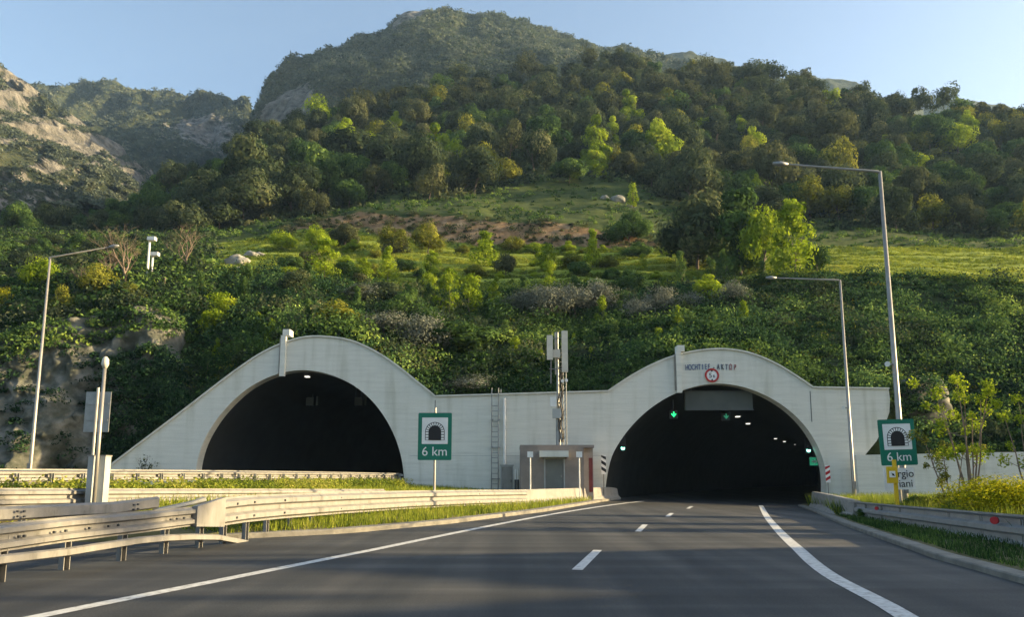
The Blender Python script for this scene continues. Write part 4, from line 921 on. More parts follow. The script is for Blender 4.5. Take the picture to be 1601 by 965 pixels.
# left carriageway rail
lr = empty('guardrail', (xl(26), 26, .9), 'long golden lit guardrail seen from behind along the far left road', 'guardrail')
pts = [(xl(y)+0.0, y, P(0, float(np.interp(y, [12, 18, 43], [731, 734, 741])), y)[2]) for y in np.arange(11, 42.6, .5)]
MB().sweep([(x, y, z-.34) for x, y, z in pts], wprof(.34, 2, .08)).build('beam', M['galv'], lr)
MB().sweep([(x+.16, y, z-.03) for x, y, z in pts], [(0, 0), (.03, 0), (.03, .04), (0, .04)]).build('top_strip', M['galv'], lr)
for y in np.arange(11.3, 42.5, 1.0):
    z = float(np.interp(y, [p[1] for p in pts], [p[2] for p in pts])); cpost(xl(y)+.14, y, .8, z-.1, rz=-.24, w_=.07, d_=.09).build('post', M['galv_dark'], lr)
# rail of the far side of the left road, at the tunnel mouth
fr = empty('guardrail', P(590, 750, 42), 'short dark grey three bar guardrail at the right foot of the left tunnel', 'guardrail')
a, c = P(545, 742, 42.4), P(630, 742, 42.4)
for dz in (0, -.22, -.44): MB().box(a[0], c[0], 42.3, 42.34, a[2]+dz-.11, a[2]+dz).build('bar', M['galv_dark'], fr)
for k in range(5): x = a[0]+(c[0]-a[0])*(k+.3)/4.6; MB().box(x-.05, x+.05, 42.345, 42.42, .8, a[2]).build('post', M['galv_dark'], fr)
# concrete barrier, left
def jersey(pathpts, hs, name, lb, side, m='concrete', w_=.5):
    s = empty(name, pathpts[0], lb, 'concrete barrier'); b = MB(); m_ = 10; v = []; f = []
    for i, (p, h) in enumerate(zip(pathpts, hs)):
        a = pathpts[max(i-1, 0)]; c = pathpts[min(i+1, len(pathpts)-1)]; dx, dy = c[0]-a[0], c[1]-a[1]; L = math.hypot(dx, dy); nx, ny = dy/L*side, -dx/L*side
        prof = [(.28, -.1), (.28, .07), (.13, .28*h/.85), (.06, h-.03), (.03, h), (-.13, h), (-.16, h-.03), (-.24, .25), (-.3, -.1)]
        v += [(p[0]+nx*d, p[1]+ny*d, p[2]+z) for d, z in prof]
    k = len(prof)
    for i in range(len(pathpts)-1):
        for j in range(k): q = (i*k+j, i*k+(j+1) % k, (i+1)*k+(j+1) % k, (i+1)*k+j); f.append(q if side > 0 else q[::-1])
    f += [tuple(range(k)), tuple(range((len(pathpts)-1)*k, len(pathpts)*k))]
    b.add(v, f); b.build('barrier_body', M[m], s); return s
jp = []; jh = []
for px_ in range(786, 972, 6):
    Y = RY(px_); zt_ = P(px_, float(np.interp(px_, [786, 822, 930, 955, 966, 972], [767, 766, 763, 762, 764, 772])), Y)[2]
    x = P(px_, 780, Y)[0]; z0 = zg(x+.3, Y)+.0; z0 = max(zr(x, Y), 0)+.05; jp.append((x-.1, Y, z0)); jh.append(max(zt_-z0, .2))
jb = jersey(jp, jh, 'concrete_barrier', 'cream concrete barrier curving to the left edge of the right tunnel', 1)
# right barrier and rail
yR = {1601: 13.8, 1540: 15.6, 1470: 18.4, 1400: 22.2, 1360: 25.0, 1328: 28.2, 1300: 32.0, 1285: 35.5, 1270: 40.5}
kx = sorted(yR)
def YR(px_): return float(np.interp(px_, kx, [yR[k] for k in kx])) if px_ <= 1601 else 13.8-(px_-1601)*.018
jp = []; jh = []
for px_ in range(1334, 1267, -5):
    Y = YR(px_); zt_ = P(px_, float(np.interp(px_, [1268, 1280, 1300, 1334], [769, 771, 775, 783])), Y)[2]; x = P(px_, 790, Y)[0]; z0 = zr(x, Y)+.02; jp.append((x+.1, Y, z0)); jh.append(max(zt_-z0, .3))
jersey(jp, jh, 'concrete_barrier', 'weathered concrete barrier at the right edge of the right tunnel', -1)
rr_ = empty('guardrail', P(1500, 850, 18), 'grey steel guardrail with red reflectors along the right road edge', 'guardrail')
rt = [(1326, 783), (1400, 789.5), (1470, 795), (1540, 800.5), (1601, 805), (1700, 813), (1800, 822), (1900, 833)]
rty = lambda q: float(np.interp(q, [t[0] for t in rt], [t[1] for t in rt]))
pts = dens([P(x, y, YR(x)) for x, y in rt]); HR = .62
pr = [(-a, h) for a, h in wprof(.62, 2, .10)]
b = MB().sweep([(x, y, z-HR) for x, y, z in pts], pr); b.f = [q[::-1] for q in b.f]; b.build('beam', M['galv_shade_lift'], rr_)
for px_, w_ in ((1374, .07), (1560, .095)):
    Y = YR(px_)
    p = P(px_, rty(px_)+(12 if px_ > 1500 else 8), Y); v = Vector((-1, -.2, 0)).normalized()
    MB().tube([(p[0]-.09, p[1]-.05, p[2]), (p[0]-.14, p[1]-.09, p[2])], w_*.8, 14).build('reflector', M['red'], rr_)
yy = 12.0
while yy < 28:
    px_ = float(np.interp(yy, [13.8-(1900-1601)*.018]+[yR[k] for k in kx[::-1]], [1900]+kx[::-1])); p = P(px_, rty(px_), yy)
    cpost(p[0]+.14, yy+.1, zg(p[0]+.1, yy)-.15, p[2]-.08, rz=2.9).build('post', M['galv'], rr_); yy += 2.0

# ------------------------------------------------------------------ right side walls, shotcrete, fence
a = P(1341, 712, 42.2); c = P(1370, 712, 42.2); d = P(2100, 700, 41)
b = MB(); b.add([(a[0]-.1, 42.2, -.4), (a[0]-.1, 42.2, a[2]), (d[0], 41, d[2]+.1), (d[0], 41, -.4), (a[0]-.1, 42.6, -.4), (a[0]-.1, 42.6, a[2]), (d[0], 41.4, d[2]+.1), (d[0], 41.4, -.4)],
  [(0, 3, 2, 1), (4, 5, 6, 7), (1, 2, 6, 5), (0, 1, 5, 4), (3, 7, 6, 2)])
tag(b.build('retaining_wall', M['wall']), 'low white painted retaining wall running right from the tunnel portal', 'wall')
def blob_rock(name, c, r, m, lb=None, cat=None, group=None, seed=0, kind=None):
    import bmesh
    bm = bmesh.new(); bmesh.ops.create_icosphere(bm, subdivisions=4, radius=1)
    for v in bm.verts:
        p = v.co; n = fbm(np.array(p.x*1.7+seed*3.1), np.array(p.z*1.7+p.y*1.3), 5, seed); n2 = fbm(np.array(p.y*3+seed), np.array(p.x*3-p.z*2), 4, seed+3)
        v.co = p*(.55+.7*float(n)+.35*float(n2))
        v.co.x *= r[0]; v.co.y *= r[1]; v.co.z *= r[2]
    me = bpy.data.meshes.new(name); bm.to_mesh(me); bm.free(); me.materials.append(m); me.shade_smooth()
    o = bpy.data.objects.new(name, me); col.objects.link(o); o.location = c; return tag(o, lb, cat, group, kind)
c = P(1432, 668, 45.6); blob_rock('shotcrete_mound', c, (2.3, .9, 2.9), M['rock'], 'smooth grey green concrete sprayed mound right of the white portal wall', 'rock', seed=4)
# rock face on the left, below the knoll
def rock_face():
    xs_ = np.arange(-420, 300, 2.5); A_ = line({-420: (760, 38), 0: (752, 41.0), 130: (750, 43.2), 165: (748, 44.3), 200: (735, 44.6), 240: (690, 44.9), 300: (640, 45)})
    B_ = line({-420: (620, 41), 0: (640, 43), 100: (630, 44.2), 160: (628, 45.6), 200: (620, 46.0), 240: (600, 46.3), 300: (610, 46.6)})
    C_ = line({-420: (500, 46), 0: (540, 46.5), 60: (520, 47), 120: (505, 47.5), 200: (492, 48), 260: (484, 48.5), 275: (500, 49), 287: (515, 49.5), 300: (560, 50)})
    def dsp(V):
        V = V.copy(); x, y, z = V[..., 0], V[..., 1], V[..., 2]
        rg = 1-np.abs(2*fbm(x*.28+z*.12, z*.22-x*.1, 5, 91)-1); ed = np.clip(np.minimum(np.arange(V.shape[0])/8, 1), 0, 1)[:, None]
        V[..., 1] -= ((rg-.45)*2.4+(1-np.abs(2*fbm(x*.9+z*.5, z*.7, 4, 97)-1)-.5)*.55)*ed; V[..., 0] += (fbm(x*.6, z*.7, 4, 95)-.5)*.9*ed; V[..., 2] += (fbm(x*.7, z*.7, 4, 92)-.5)*.3*ed; return V
    o, V = loft('rock_face', [A_, B_, C_], xs_, [70, 60], M['rock'], dsp, back=(4, 1.5)); return V
RV = rock_face()
for k, (px_, py_, r) in enumerate(((370, 407, .9), (392, 400, .6), (405, 398, .45), (375, 422, .45), (965, 312, .85), (985, 318, .55), (945, 310, .5))):
    p = S(px_, py_+4); lb = ['large pale boulder on the slope right of the bare trees', 'second boulder just right of the largest slope boulder', 'smallest boulder at the right of the slope boulders', 'boulder below the other pale slope boulders', 'largest pale rock outcrop below the centre forest', 'pale rock at the right of forest edge outcrop', 'pale rock at the left of forest edge outcrop'][k]
    blob_rock('boulder', (p[0], p[1], p[2]+.1*r), (r*1.3, r, r*.85), M['boulder'], lb, 'rock', 'pale rocks on the hillside', seed=k+11)
# wooden posts by the knoll
for k, (px_, y0, y1) in enumerate(((247, 432, 458), (256, 434, 460))):
    p = S(px_, y1); zt_ = P(px_, y0, p[1])[2]; b = MB().tube([(p[0], p[1], p[2]-.3), (p[0], p[1], zt_)], .06, 6)
    tag(b.build('wooden_post', M['twig'], loc=p), ['left wooden fence post on the knoll beside the camera poles', 'right wooden fence post on the knoll beside the camera poles'][k], 'post', 'wooden posts on the knoll')
b = MB().tube([S(258, 434), S(300, 436), S(325, 438)], .05, 5)

# ------------------------------------------------------------------ trees with a place of their own
def ptree(name, px_, py_, wpx, hpx, kind, lb, cat='tree', group=None, lo=.1, trunk=None):
    p = S(px_, py_); k = p[1]/1163; p = (p[0], p[1], p[2]-.15); return tree(name, p, wpx*k*1.25, hpx*k*1.15, kind, lb, cat, group, lo, trunk)
def bare(px_, py_, hpx, lb, seed, m='twig'):
    p = S(px_, py_); h = hpx*p[1]/1163; s = empty('bare_tree', p, lb, 'tree')
    me = raw_mesh(branches(seed, 5, .62, .38, 5, .020, .26, 4), 'trunk', M[m]); zz = max(v.co.z for v in me.vertices)
    o = bpy.data.objects.new('trunk', me); col.objects.link(o); o.parent = s; o.scale = (h/zz*1.3,)*2+(h/zz,); return s
bare(193, 462, 118, 'leafless twiggy tree beside the white camera poles on the rock', 11)
bare(168, 462, 62, 'small leafless tree left of the tall bare tree on the rock', 19)
bare(290, 440, 88, 'leafless brown tree standing alone right of the camera poles', 13)
bare(128, 470, 62, 'low bare reddish shrub at the left on top of the rock', 17)
SP = [
 (150, 480, 62, 62, 'gold', 'golden green tree on the rock below the bare tree', 'tree'), (205, 482, 56, 44, 'gold', 'orange tinted bush at the foot of camera poles', 'shrub'),
 (60, 470, 58, 66, 'bright', 'bright green tree left of the rock beside the left lamp arm', 'tree'), (5, 500, 36, 44, 'yellow', 'yellow green bush at the far left above the rock', 'shrub'), (95, 500, 40, 60, 'gold', 'brownish bush between bright tree and rock top', 'shrub'),
 (495, 395, 36, 50, 'bright', 'bright young tree at the left end of the terrace row', 'tree'), (507, 440, 66, 66, 'conebright', 'broad bright pointed tree at the left front of the terrace', 'tree'),
 (540, 390, 50, 46, 'olive', 'rusty brown tree behind the terrace row', 'tree'), (566, 440, 44, 38, 'conebright', 'small bright bush right of the broad pointed tree', 'shrub'),
 (612, 400, 50, 52, 'gold', 'gold topped tree before the brown bank', 'tree'), (668, 400, 50, 54, 'gold', 'brighter gold tree right of the gold topped tree', 'tree'),
 (605, 440, 44, 58, 'conebright', 'pointed bright tree in front of the gold topped tree', 'tree'), (675, 440, 40, 46, 'conebright', 'pointed bright tree in front of the brighter gold tree', 'tree'),
 (757, 420, 58, 60, 'conebright', 'pointed bright tree in the middle of the terrace', 'tree'), (857, 428, 46, 46, 'youngbright', 'thin yellow green tree on the terrace above the mast', 'tree'),
 (926, 424, 34, 64, 'conebright', 'slender bright tree on the terrace right of mast', 'tree'), (895, 424, 44, 26, 'gold', 'low golden bush left of the slender bright tree', 'shrub'), (948, 424, 40, 24, 'gold', 'low golden bush right of the slender bright tree', 'shrub'),
 (1005, 425, 22, 28, 'youngbright', 'tiny bright tree on terrace between slender tree and dark trees', 'tree'), (1065, 445, 28, 56, 'conedark', 'small conifer left of the dark round tree foot', 'tree'), (1112, 445, 24, 46, 'conedark', 'small conifer below the large dark round tree', 'tree'),
 (1090, 426, 122, 130, 'dark', 'large dark round tree standing on the terrace edge', 'tree'), (1158, 432, 108, 136, 'tallgreen', 'big fresh green tree right of the large dark tree', 'tree'),
 (1192, 432, 66, 116, 'bright', 'bright lit tree behind the big green tree', 'tree'),
 (1243, 438, 84, 118, 'conebright', 'tall loose pointed tree at the right of terrace tree group', 'tree'), (1278, 432, 46, 52, 'green', 'rounded green bush at the right foot of tall pointed tree', 'shrub'), (1132, 448, 24, 60, 'conedark', 'dark slim conifer under the big green tree', 'tree'), (1192, 448, 22, 40, 'conedark', 'small conifer under the bright lit tree', 'tree'),
 (342, 525, 66, 60, 'youngbright', 'bright tipped young tree on the slope above the left wing wall', 'tree'), (322, 520, 40, 40, 'green', 'small green bush left of bright tipped young tree', 'shrub'),
 (525, 520, 66, 50, 'gold', 'olive gold tree above the left arch crown', 'tree'), (700, 505, 50, 78, 'youngbright', 'tall loose young tree on the slope at left of centre', 'tree'), (735, 500, 46, 70, 'youngbright', 'tall loose young tree right beside its twin on the slope', 'tree'),
 (772, 478, 34, 48, 'bright', 'compact bright tree right of the two tall loose trees', 'tree'), (670, 470, 40, 44, 'youngbright', 'loose bright tree behind the left tall loose tree', 'tree'), (640, 500, 44, 60, 'green', 'mid green tree on slope above left arch shoulder', 'tree'),
 (720, 550, 120, 60, 'green', 'wide spreading dark green tree above the wall dip', 'tree'), (1110, 475, 66, 52, 'bright', 'leafy bright shrub at the right end of the grey shrubs', 'shrub'), (985, 458, 44, 44, 'green', 'green shrub above the grey shrub row', 'shrub'), (960, 485, 50, 40, 'green', 'green shrub between the grey shrubs', 'shrub'),
 (790, 432, 40, 44, 'olive', 'dusky rounded bush under middle of terrace row', 'shrub'), (460, 470, 60, 46, 'dark', 'dark bush left of the olive gold tree', 'shrub'), (600, 480, 56, 44, 'dark', 'dark bush above the brush right of left arch', 'shrub'), (560, 478, 50, 40, 'olive', 'brownish bush above the left arch right side', 'shrub'),
 (625, 510, 60, 44, 'green', 'rounded green bush right of the brown bush', 'shrub'),
]
for px_, py_, w_, h_, kd_, lb, ct in SP:
    ptree('hill_tree' if ct == 'tree' else 'hill_shrub', px_, py_, w_, h_, kd_, lb, ct, lo=.06 if ct == 'shrub' else (-.06 if w_ > 90 else .1), trunk=TRL if 'young' in kd_ or 'cone' in kd_ else None)
GS = [(820, 500, 56, 46), (858, 505, 60, 50), (900, 500, 62, 50), (935, 492, 50, 46), (1000, 500, 50, 44), (1035, 490, 60, 44), (1075, 482, 60, 38), (1145, 490, 46, 34), (600, 535, 66, 42), (665, 560, 70, 56), (730, 612, 62, 26), (575, 475, 60, 26)]
for px_, py_, w_, h_ in GS: ptree('grey_shrub', px_, py_+2, w_*1.2, h_*1.35, 'grey', 'silvery grey twiggy shrub on the dark green slope', 'shrub', 'silvery grey shrubs on the slope', lo=.0)
# named forest trees
FT = [(932, 262, 66, 86, 'bright', 'brightest tall yellow green tree in the middle of the forest'), (1032, 268, 76, 86, 'bright', 'broad bright green tree right of the brightest forest tree'), (575, 232, 34, 34, 'bright', 'small bright tree on the upper left of the forest'),
 (690, 290, 36, 44, 'youngbright', 'pale green slim tree in the left forest edge'), (1185, 318, 26, 46, 'bright', 'slim bright tree above the big terrace tree group'), (1102, 215, 42, 38, 'bright', 'small bright crown right of the two brightest trees'), (1312, 345, 56, 66, 'gold', 'sunlit gold green tree at the forest edge under the tall lamp arm'),
 (1385, 250, 34, 40, 'bright', 'small bright crown right of the tall lamp top'), (1460, 312, 36, 40, 'bright', 'small bright tree in the right forest'), (795, 262, 52, 84, 'olive', 'tall pale brown tree left of forest clearing'), (560, 285, 110, 96, 'dark', 'huge dark crown at left of the forest edge'), (650, 300, 66, 100, 'dark', 'tall dark tree right of the huge dark crown'),
 (740, 300, 70, 84, 'dark', 'dark tree with broad crown left of the pale brown tree'), (380, 350, 90, 96, 'dark', 'dark tree massed above the left meadow'), (470, 330, 80, 80, 'dark', 'dark tree above the left end of brown bank'), (1095, 305, 90, 76, 'olive', 'brownish tree above the large dark terrace tree'), (890, 285, 60, 44, 'green', 'round green tree on the clearing below brightest tree'), (985, 385, 60, 60, 'green', 'green bush cluster at right end of brown bank'),
 (990, 330, 26, 44, 'youngbright', 'slim young tree beside pale rock outcrop'), (1300, 245, 90, 70, 'olive', 'large rounded brown green crown in the right forest'), (1240, 240, 66, 60, 'olive', 'rounded brown crown left of the largest right crown'), (1040, 160, 50, 60, 'olive', 'tall brown crown near the forest ridge')]
for px_, py_, w_, h_, kd_, lb in FT: ptree('forest_tree', px_, py_, w_, h_, kd_, lb)

rl = random.Random(15); lp = []
for _ in range(5000):
    px_ = rl.uniform(-90, 330); py_ = rl.uniform(380, 470 if px_ < 120 else 428); wpx = rl.uniform(26, 52)
    if px_ > 215 and py_ > 395-(px_-215)*.2: continue
    if any(abs(q[0]-px_) < wpx*.5 and abs(q[1]-py_) < wpx*.34 for q in lp): continue
    lp.append((px_, py_, wpx))
LH = {'dark': 'dark bushy tree on the left hillside above the rock', 'green': 'fresh green bushy tree on the left hillside above the rock', 'olive': 'brownish bushy tree on the left hillside above the rock'}
for px_, py_, wpx in lp:
    kd_ = rl.choice(('dark', 'dark', 'green', 'green', 'green', 'olive')); ptree('hill_tree', px_, py_+6, wpx*.95, wpx*rl.uniform(.7, 1.05), kd_, LH[kd_], 'tree', 'bushy trees on the left hillside', .02)

rs = random.Random(23); sp = []
YL = {'conebright': 'pointed bright sapling on the slope above the portal wall', 'youngbright': 'thin bright sapling on the slope above the portal wall', 'tallgreen': 'upright green sapling on the slope above the portal wall', 'conedark': 'small dark conifer on the slope above the portal wall'}
for _ in range(900):
    px_ = rs.uniform(300, 1180); py_ = rs.uniform(452, 600)
    if len(sp) > 46 or py_ > float(np.interp(px_, [p[0] for p in TOP], [p[1] for p in TOP]))-6: continue
    if any(abs(q[0]-px_) < 26 and abs(q[1]-py_) < 22 for q in sp) or any(abs(q[0]-px_) < q[2]*.5 and abs(q[1]-py_) < 22 for q in GS) or (850 < px_ < 895 and py_ > 500): continue
    sp.append((px_, py_)); kd_ = rs.choice(('conebright', 'youngbright', 'tallgreen', 'tallgreen', 'conedark', 'conedark')); h_ = rs.uniform(24, 50)
    ptree('sapling', px_, py_, h_*rs.uniform(.45, .75), h_, kd_, YL[kd_], 'tree', 'saplings on the slope above the portal', .04, TRL)
bp = []
BL = {'gold': 'low golden green bush on the sunlit terrace', 'green': 'low green bush on the sunlit terrace', 'olive': 'low brownish bush on the sunlit terrace', 'bright': 'low bright leafy bush on the sunlit terrace'}
for _ in range(600):
    px_ = rs.uniform(420, 1060); py_ = rs.uniform(392, 452)
    if len(bp) > 36 or any(abs(q[0]-px_) < 22 and abs(q[1]-py_) < 11 for q in bp): continue
    bp.append((px_, py_)); kd_ = rs.choice(('gold', 'gold', 'green', 'green', 'olive', 'bright', 'bright')); w_ = rs.uniform(20, 44)
    ptree('terrace_bush', px_, py_, w_, w_*rs.uniform(.5, .85), kd_, BL[kd_], 'shrub', 'low bushes on the sunlit terrace', .0, TRL)

# forest: darts thrown over the slope
r = random.Random(5); pts = []
tries = 0
while tries < 26000:
    tries += 1
    px_ = r.uniform(-90, 1690); f0, Y0 = LF(px_); g0, Y1 = LG(px_); s = r.random(); py_ = f0*(1-s)+g0*s; Y = Y0*(1-s)+Y1*s
    if 770 < px_ < 1060 and py_ > 300: continue
    wpx = r.uniform(6.0, 11.5)/Y*1163*float(np.interp(px_, [150, 330], [.5, 1])); d = wpx*.46
    if any(abs(q[0]-px_) < d and abs(q[1]-py_) < d*.62 for q in pts): continue
    pts.append((px_, py_, Y, wpx))
pts.sort(key=lambda q: q[2]); print('forest trees', len(pts))
FL = {'dark': 'dark evergreen tree in the hillside forest', 'olive': 'brownish olive tree in the hillside forest', 'green': 'mid green leafy tree in the hillside forest', 'bright': 'bright spring green tree in the hillside forest', 'gold': 'yellowish green tree in the hillside forest'}
def kind_for(px_, py_):
    u = r.random(); n = float(fbm(np.array(px_/170.), np.array(py_/90.), 3, 77))
    if px_ < 450: return 'dark' if u < .42 else ('green' if u < .92 else 'olive')
    hi = py_ < 190
    wts = [('dark', .52 if hi else .33), ('olive', .32 if hi else .22), ('green', .12 if hi else .25), ('bright', .01 if hi else .08), ('gold', .03 if hi else .12)]
    for k_, w_ in wts:
        u -= w_
        if u < 0: return k_
    return 'dark'
far = []
for i, (px_, py_, Y, wpx) in enumerate(pts):
    kd_ = kind_for(px_, py_); k = Y/1163; w_ = wpx*k; h_ = w_*r.uniform(.85, 1.35)
    if i < 275:
        p = S(px_, py_); tree('forest_tree', (p[0], p[1], p[2]-.5), w_, h_, kd_, FL[kd_], 'tree', 'trees of the hillside forest', .05)
    else: far.append((px_, py_, w_, h_, kd_))
for kd_, mt in (('dark', 'leaf_dark'), ('olive', 'leaf_olive'), ('green', 'leaf_green'), ('bright', 'leaf_bright'), ('gold', 'leaf_gold')):
    Vv = []; Tt = []
    for j, (px_, py_, w_, h_, k2) in enumerate(far):
        if k2 != kd_: continue
        c, o_, t = crown_cloud(2000, 16, seed=j % 9); p = np.array(S(px_, py_)); p[2] -= .5; a_ = j*1.7; ca, sa = math.cos(a_), math.sin(a_)
        c = c@np.array([[ca, sa, 0], [-sa, ca, 0], [0, 0, 1]]).T; c = c*np.array([w_, w_, h_])+p; v, f = leafquads(c, .30, o_, .72); Vv.append(v); Tt.append(np.clip(t+random.uniform(-.12, .12), 0, 1))
    if Vv:
        v = np.concatenate(Vv); o = bpy.data.objects.new('upper_forest', mesh_np('upper_forest', v, np.arange(len(v)).reshape(-1, 4), np.concatenate(Tt), M[mt])); col.objects.link(o); tag(o, kind='stuff')

# ------------------------------------------------------------------ undergrowth (beyond counting)
def stuff(o): return tag(o, kind='stuff')
V, a_, b_, t_ = surf_pts(11000, -160, 1750, 0.02, 2.0, 3); r_ = np.random.default_rng(3)
keep = ~((a_ < 285) & (t_ < 1.1)); V = V[keep]; a_ = a_[keep]; V2 = V.copy()
sel = (fbm(V[:, 0]*.12, V[:, 1]*.12+V[:, 2]*.1, 3, 12) > .5)
stuff(tufts('slope_undergrowth', V[~sel], .35+r_.random((~sel).sum())**3*1.3, 46, .105, M['ivy'], 5, tintamp=.15))
stuff(tufts('slope_creepers', V[sel], .3+r_.random(sel.sum())**3*1.2, 46, .09, M['leaf_green'], 6, tintamp=.2))
V, a_, b_, t_ = surf_pts(21000, -160, 1750, 1.93, 3.05, 8)
stuff(tufts('meadow_grass', V, .34, 20, .085, M['grass'], 9, flat=.8, tintamp=.08, patch=.1))
V, a_, b_, t_ = surf_pts(1500, -160, 1750, 2.95, 5.05, 14); keep = ~((t_ > 3.02) & (t_ < 3.92) & (a_ > 440) & (a_ < 1050)); V = V[keep]
stuff(tufts('bank_scrub', V, r_.uniform(.3, .8, len(V)), 26, .16, M['leaf_green'], 15))
V, a_, b_, t_ = surf_pts(5200, -160, 1750, 4.9, 6.0, 18)
stuff(tufts('forest_floor', V, r_.uniform(.8, 1.7, len(V)), 20, .34, M['leaf_dark'], 19))
V, a_, b_, t_ = surf_pts(1500, -140, 330, 1.2, 5.0, 22)
stuff(tufts('left_scrub', V, r_.uniform(.8, 1.8, len(V)), 60, .20, M['leaf_green'], 23))
V, a_, b_, t_ = surf_pts(700, -140, 330, 1.2, 5.0, 24)
stuff(tufts('left_dark_scrub', V, r_.uniform(.9, 2.0, len(V)), 70, .20, M['leaf_dark'], 25))
p = pick(RV, 230, 31); stuff(tufts('rock_plants', p, r_.uniform(.25, .8, len(p)), 60, .09, M['ivy'], 32))
p = pick(RV[:, 236:], 420, 39, 0, 96); stuff(tufts('wing_wall_plants', p, r_.uniform(.4, .9, len(p)), 60, .10, M['ivy'], 40))
p = pick(RV, 260, 33, 108, None); stuff(tufts('rock_top_plants', p, r_.uniform(.4, .9, len(p)), 50, .12, M['leaf_green'], 34))
V = np.array([P(x, y, 44.6-.3) for x in np.linspace(1385, 1460, 30) for y in (612, 640, 672)])+r_.normal(size=(90, 3))*.3
stuff(tufts('hanging_creeper', V[r_.random(90) < .75], .6, 50, .10, M['ivy'], 36))

V, a_, b_, t_ = surf_pts(620, -160, 1750, .12, 1.95, 51); keep = fbm(V[:, 0]*.09, V[:, 1]*.15, 3, 52) > .47; V = V[keep]
stuff(tufts('slope_bushes', V, .6+r_.random(len(V))**2*1.2, 230, .12, M['leaf_green'], 53, flat=.9, tintamp=.14))
V, a_, b_, t_ = surf_pts(420, -160, 1750, .12, 1.95, 54); keep = fbm(V[:, 0]*.09, V[:, 1]*.15, 3, 55) > .5; V = V[keep]
stuff(tufts('slope_dark_bushes', V, .7+r_.random(len(V))**2*1.3, 230, .12, M['leaf_dark'], 56, flat=.95, tintamp=.14))
V, a_, b_, t_ = surf_pts(900, -160, 1750, .1, 2.0, 57); keep = fbm(V[:, 0]*.2, V[:, 1]*.2, 3, 58) > .56; V = V[keep]
stuff(tufts('slope_bright_leaves', V, .3+r_.random(len(V))*.4, 40, .10, M['leaf_gold'], 59))
V, a_, b_, t_ = surf_pts(380, 440, 1060, 3.02, 3.95, 61)
stuff(tufts('scar_scrub', V, .2+r_.random(len(V))**2*.8, 60, .11, M['leaf_olive'], 62))
# verge grass
def blades(name, xy, zf, hmin, hmax, m, seed, wd_=.012):
    r = np.random.default_rng(seed); n = len(xy); z = np.array([zf(x, y) for x, y in xy]); h = r.uniform(hmin, hmax, n)
    a = r.uniform(0, 6.28, n); c = np.stack([xy[:, 0], xy[:, 1], z], 1); w_ = np.stack([np.cos(a), np.sin(a), 0*a], 1)*wd_; ln = r.normal(size=(n, 3))*.22*h[:, None]; ln[:, 2] = h
    v = np.stack([c-w_, c+w_, c+w_*.6+ln*.6, c-w_*.2+ln], 1).reshape(-1, 3); t = np.clip(.5+.22*r.normal(size=n)+(fbm(xy[:, 0]*.8, xy[:, 1]*.8, 3, 5)-.5)*.7, 0, 1)
    o = bpy.data.objects.new(name, mesh_np(name, v, np.arange(4*n).reshape(-1, 4), t, m)); col.objects.link(o); return stuff(o)
r_ = np.random.default_rng(44); N_ = 70000; yy = r_.uniform(7, 42, N_); X0 = np.array([xrk(y) for y in yy]); xx = X0+.5+r_.random(N_)**1.3*10
ry_ = sorted([(YR(q), P(q, rty(q), YR(q))[0]) for q in range(1330, 1900, 15)]); XR_ = np.interp(yy, [q[0] for q in ry_], [q[1] for q in ry_])
nr_ = xx < XR_+.25
blades('right_verge_grass', np.stack([xx, yy], 1)[nr_], zg, .03, .14, M['leaf_green'], 45, .011)
blades('tall_verge_grass', np.stack([xx, yy], 1)[~nr_][::2], zg, .2, .75, M['grass'], 49, .014); blades('green_verge_grass', np.stack([xx, yy], 1)[~nr_][1::2], zg, .2, .6, M['leaf_green'], 50, .014)
yy = r_.uniform(15, 42, 46000); a_ = np.array([xk(y) for y in yy]); b_ = np.array([xl(y) for y in yy]); s_ = r_.random(46000); xx = a_*(1-s_)+b_*s_-.5*(1-s_)
ok = (b_ < a_-.6) & (yy > 17.5); blades('gore_grass', np.stack([xx, yy], 1)[ok], zg, .08, .32, M['grass'], 46, .013)
n_ = 900; yy = r_.uniform(14, 40, n_); xx = np.array([xl(y)+r_.uniform(.3, 1.6) for y in yy]); V = np.stack([xx, yy, np.array([zg(x, y) for x, y in zip(xx, yy)])], 1)
stuff(tufts('median_weeds', V, r_.uniform(.3, .6, n_), 70, .045, M['grass'], 47, patch=.6, flat=.95))
n_ = 420; yy = r_.uniform(13, 40, n_); xx = np.maximum(np.interp(yy, [q[0] for q in ry_], [q[1] for q in ry_]), [xrk(y)+1.1 for y in yy])+r_.uniform(.7, 7, n_); V = np.stack([xx, yy, np.array([zg(x, y) for x, y in zip(xx, yy)])], 1)
stuff(tufts('right_weeds', V, r_.uniform(.2, .5, n_), 70, .05, M['leaf_gold'], 48))

# right hand plants
def gplant(name, x, Y, wd_, ht, kd_, lb, cat='shrub', group=None, lo=0): return tree(name, (x, Y, zg(x, Y)-.05), wd_, ht, kd_, lb, cat, group, lo, TRL)
for px_, Y, w_, h_, lb in ((1545, 19.0, 3.0, 1.75, 'largest bright yellow flowering bush behind the right guardrail'), (1596, 18.5, 2.4, 1.6, 'yellow flowering bush at the right picture edge'), (1502, 21.5, 1.6, 1.1, 'low yellow green bush left of the largest yellow bush'), (1462, 23.5, 1.6, 1.0, 'small yellow green bush nearest to the right green sign')):
    gplant('yellow_bush', P(px_, 760, Y)[0], Y, w_, h_, 'yellow' if px_ > 1510 else 'gold', lb)
for px_, Y, w_, h_, lb in ((1425, 25, 1.2, .9, 'low green bush behind the rail under the green sign'), (1350, 26.5, .7, .5, 'small green weed under rail beside the concrete barrier')):
    gplant('green_bush', P(px_, 770, Y)[0], Y, w_, h_, 'green', lb)
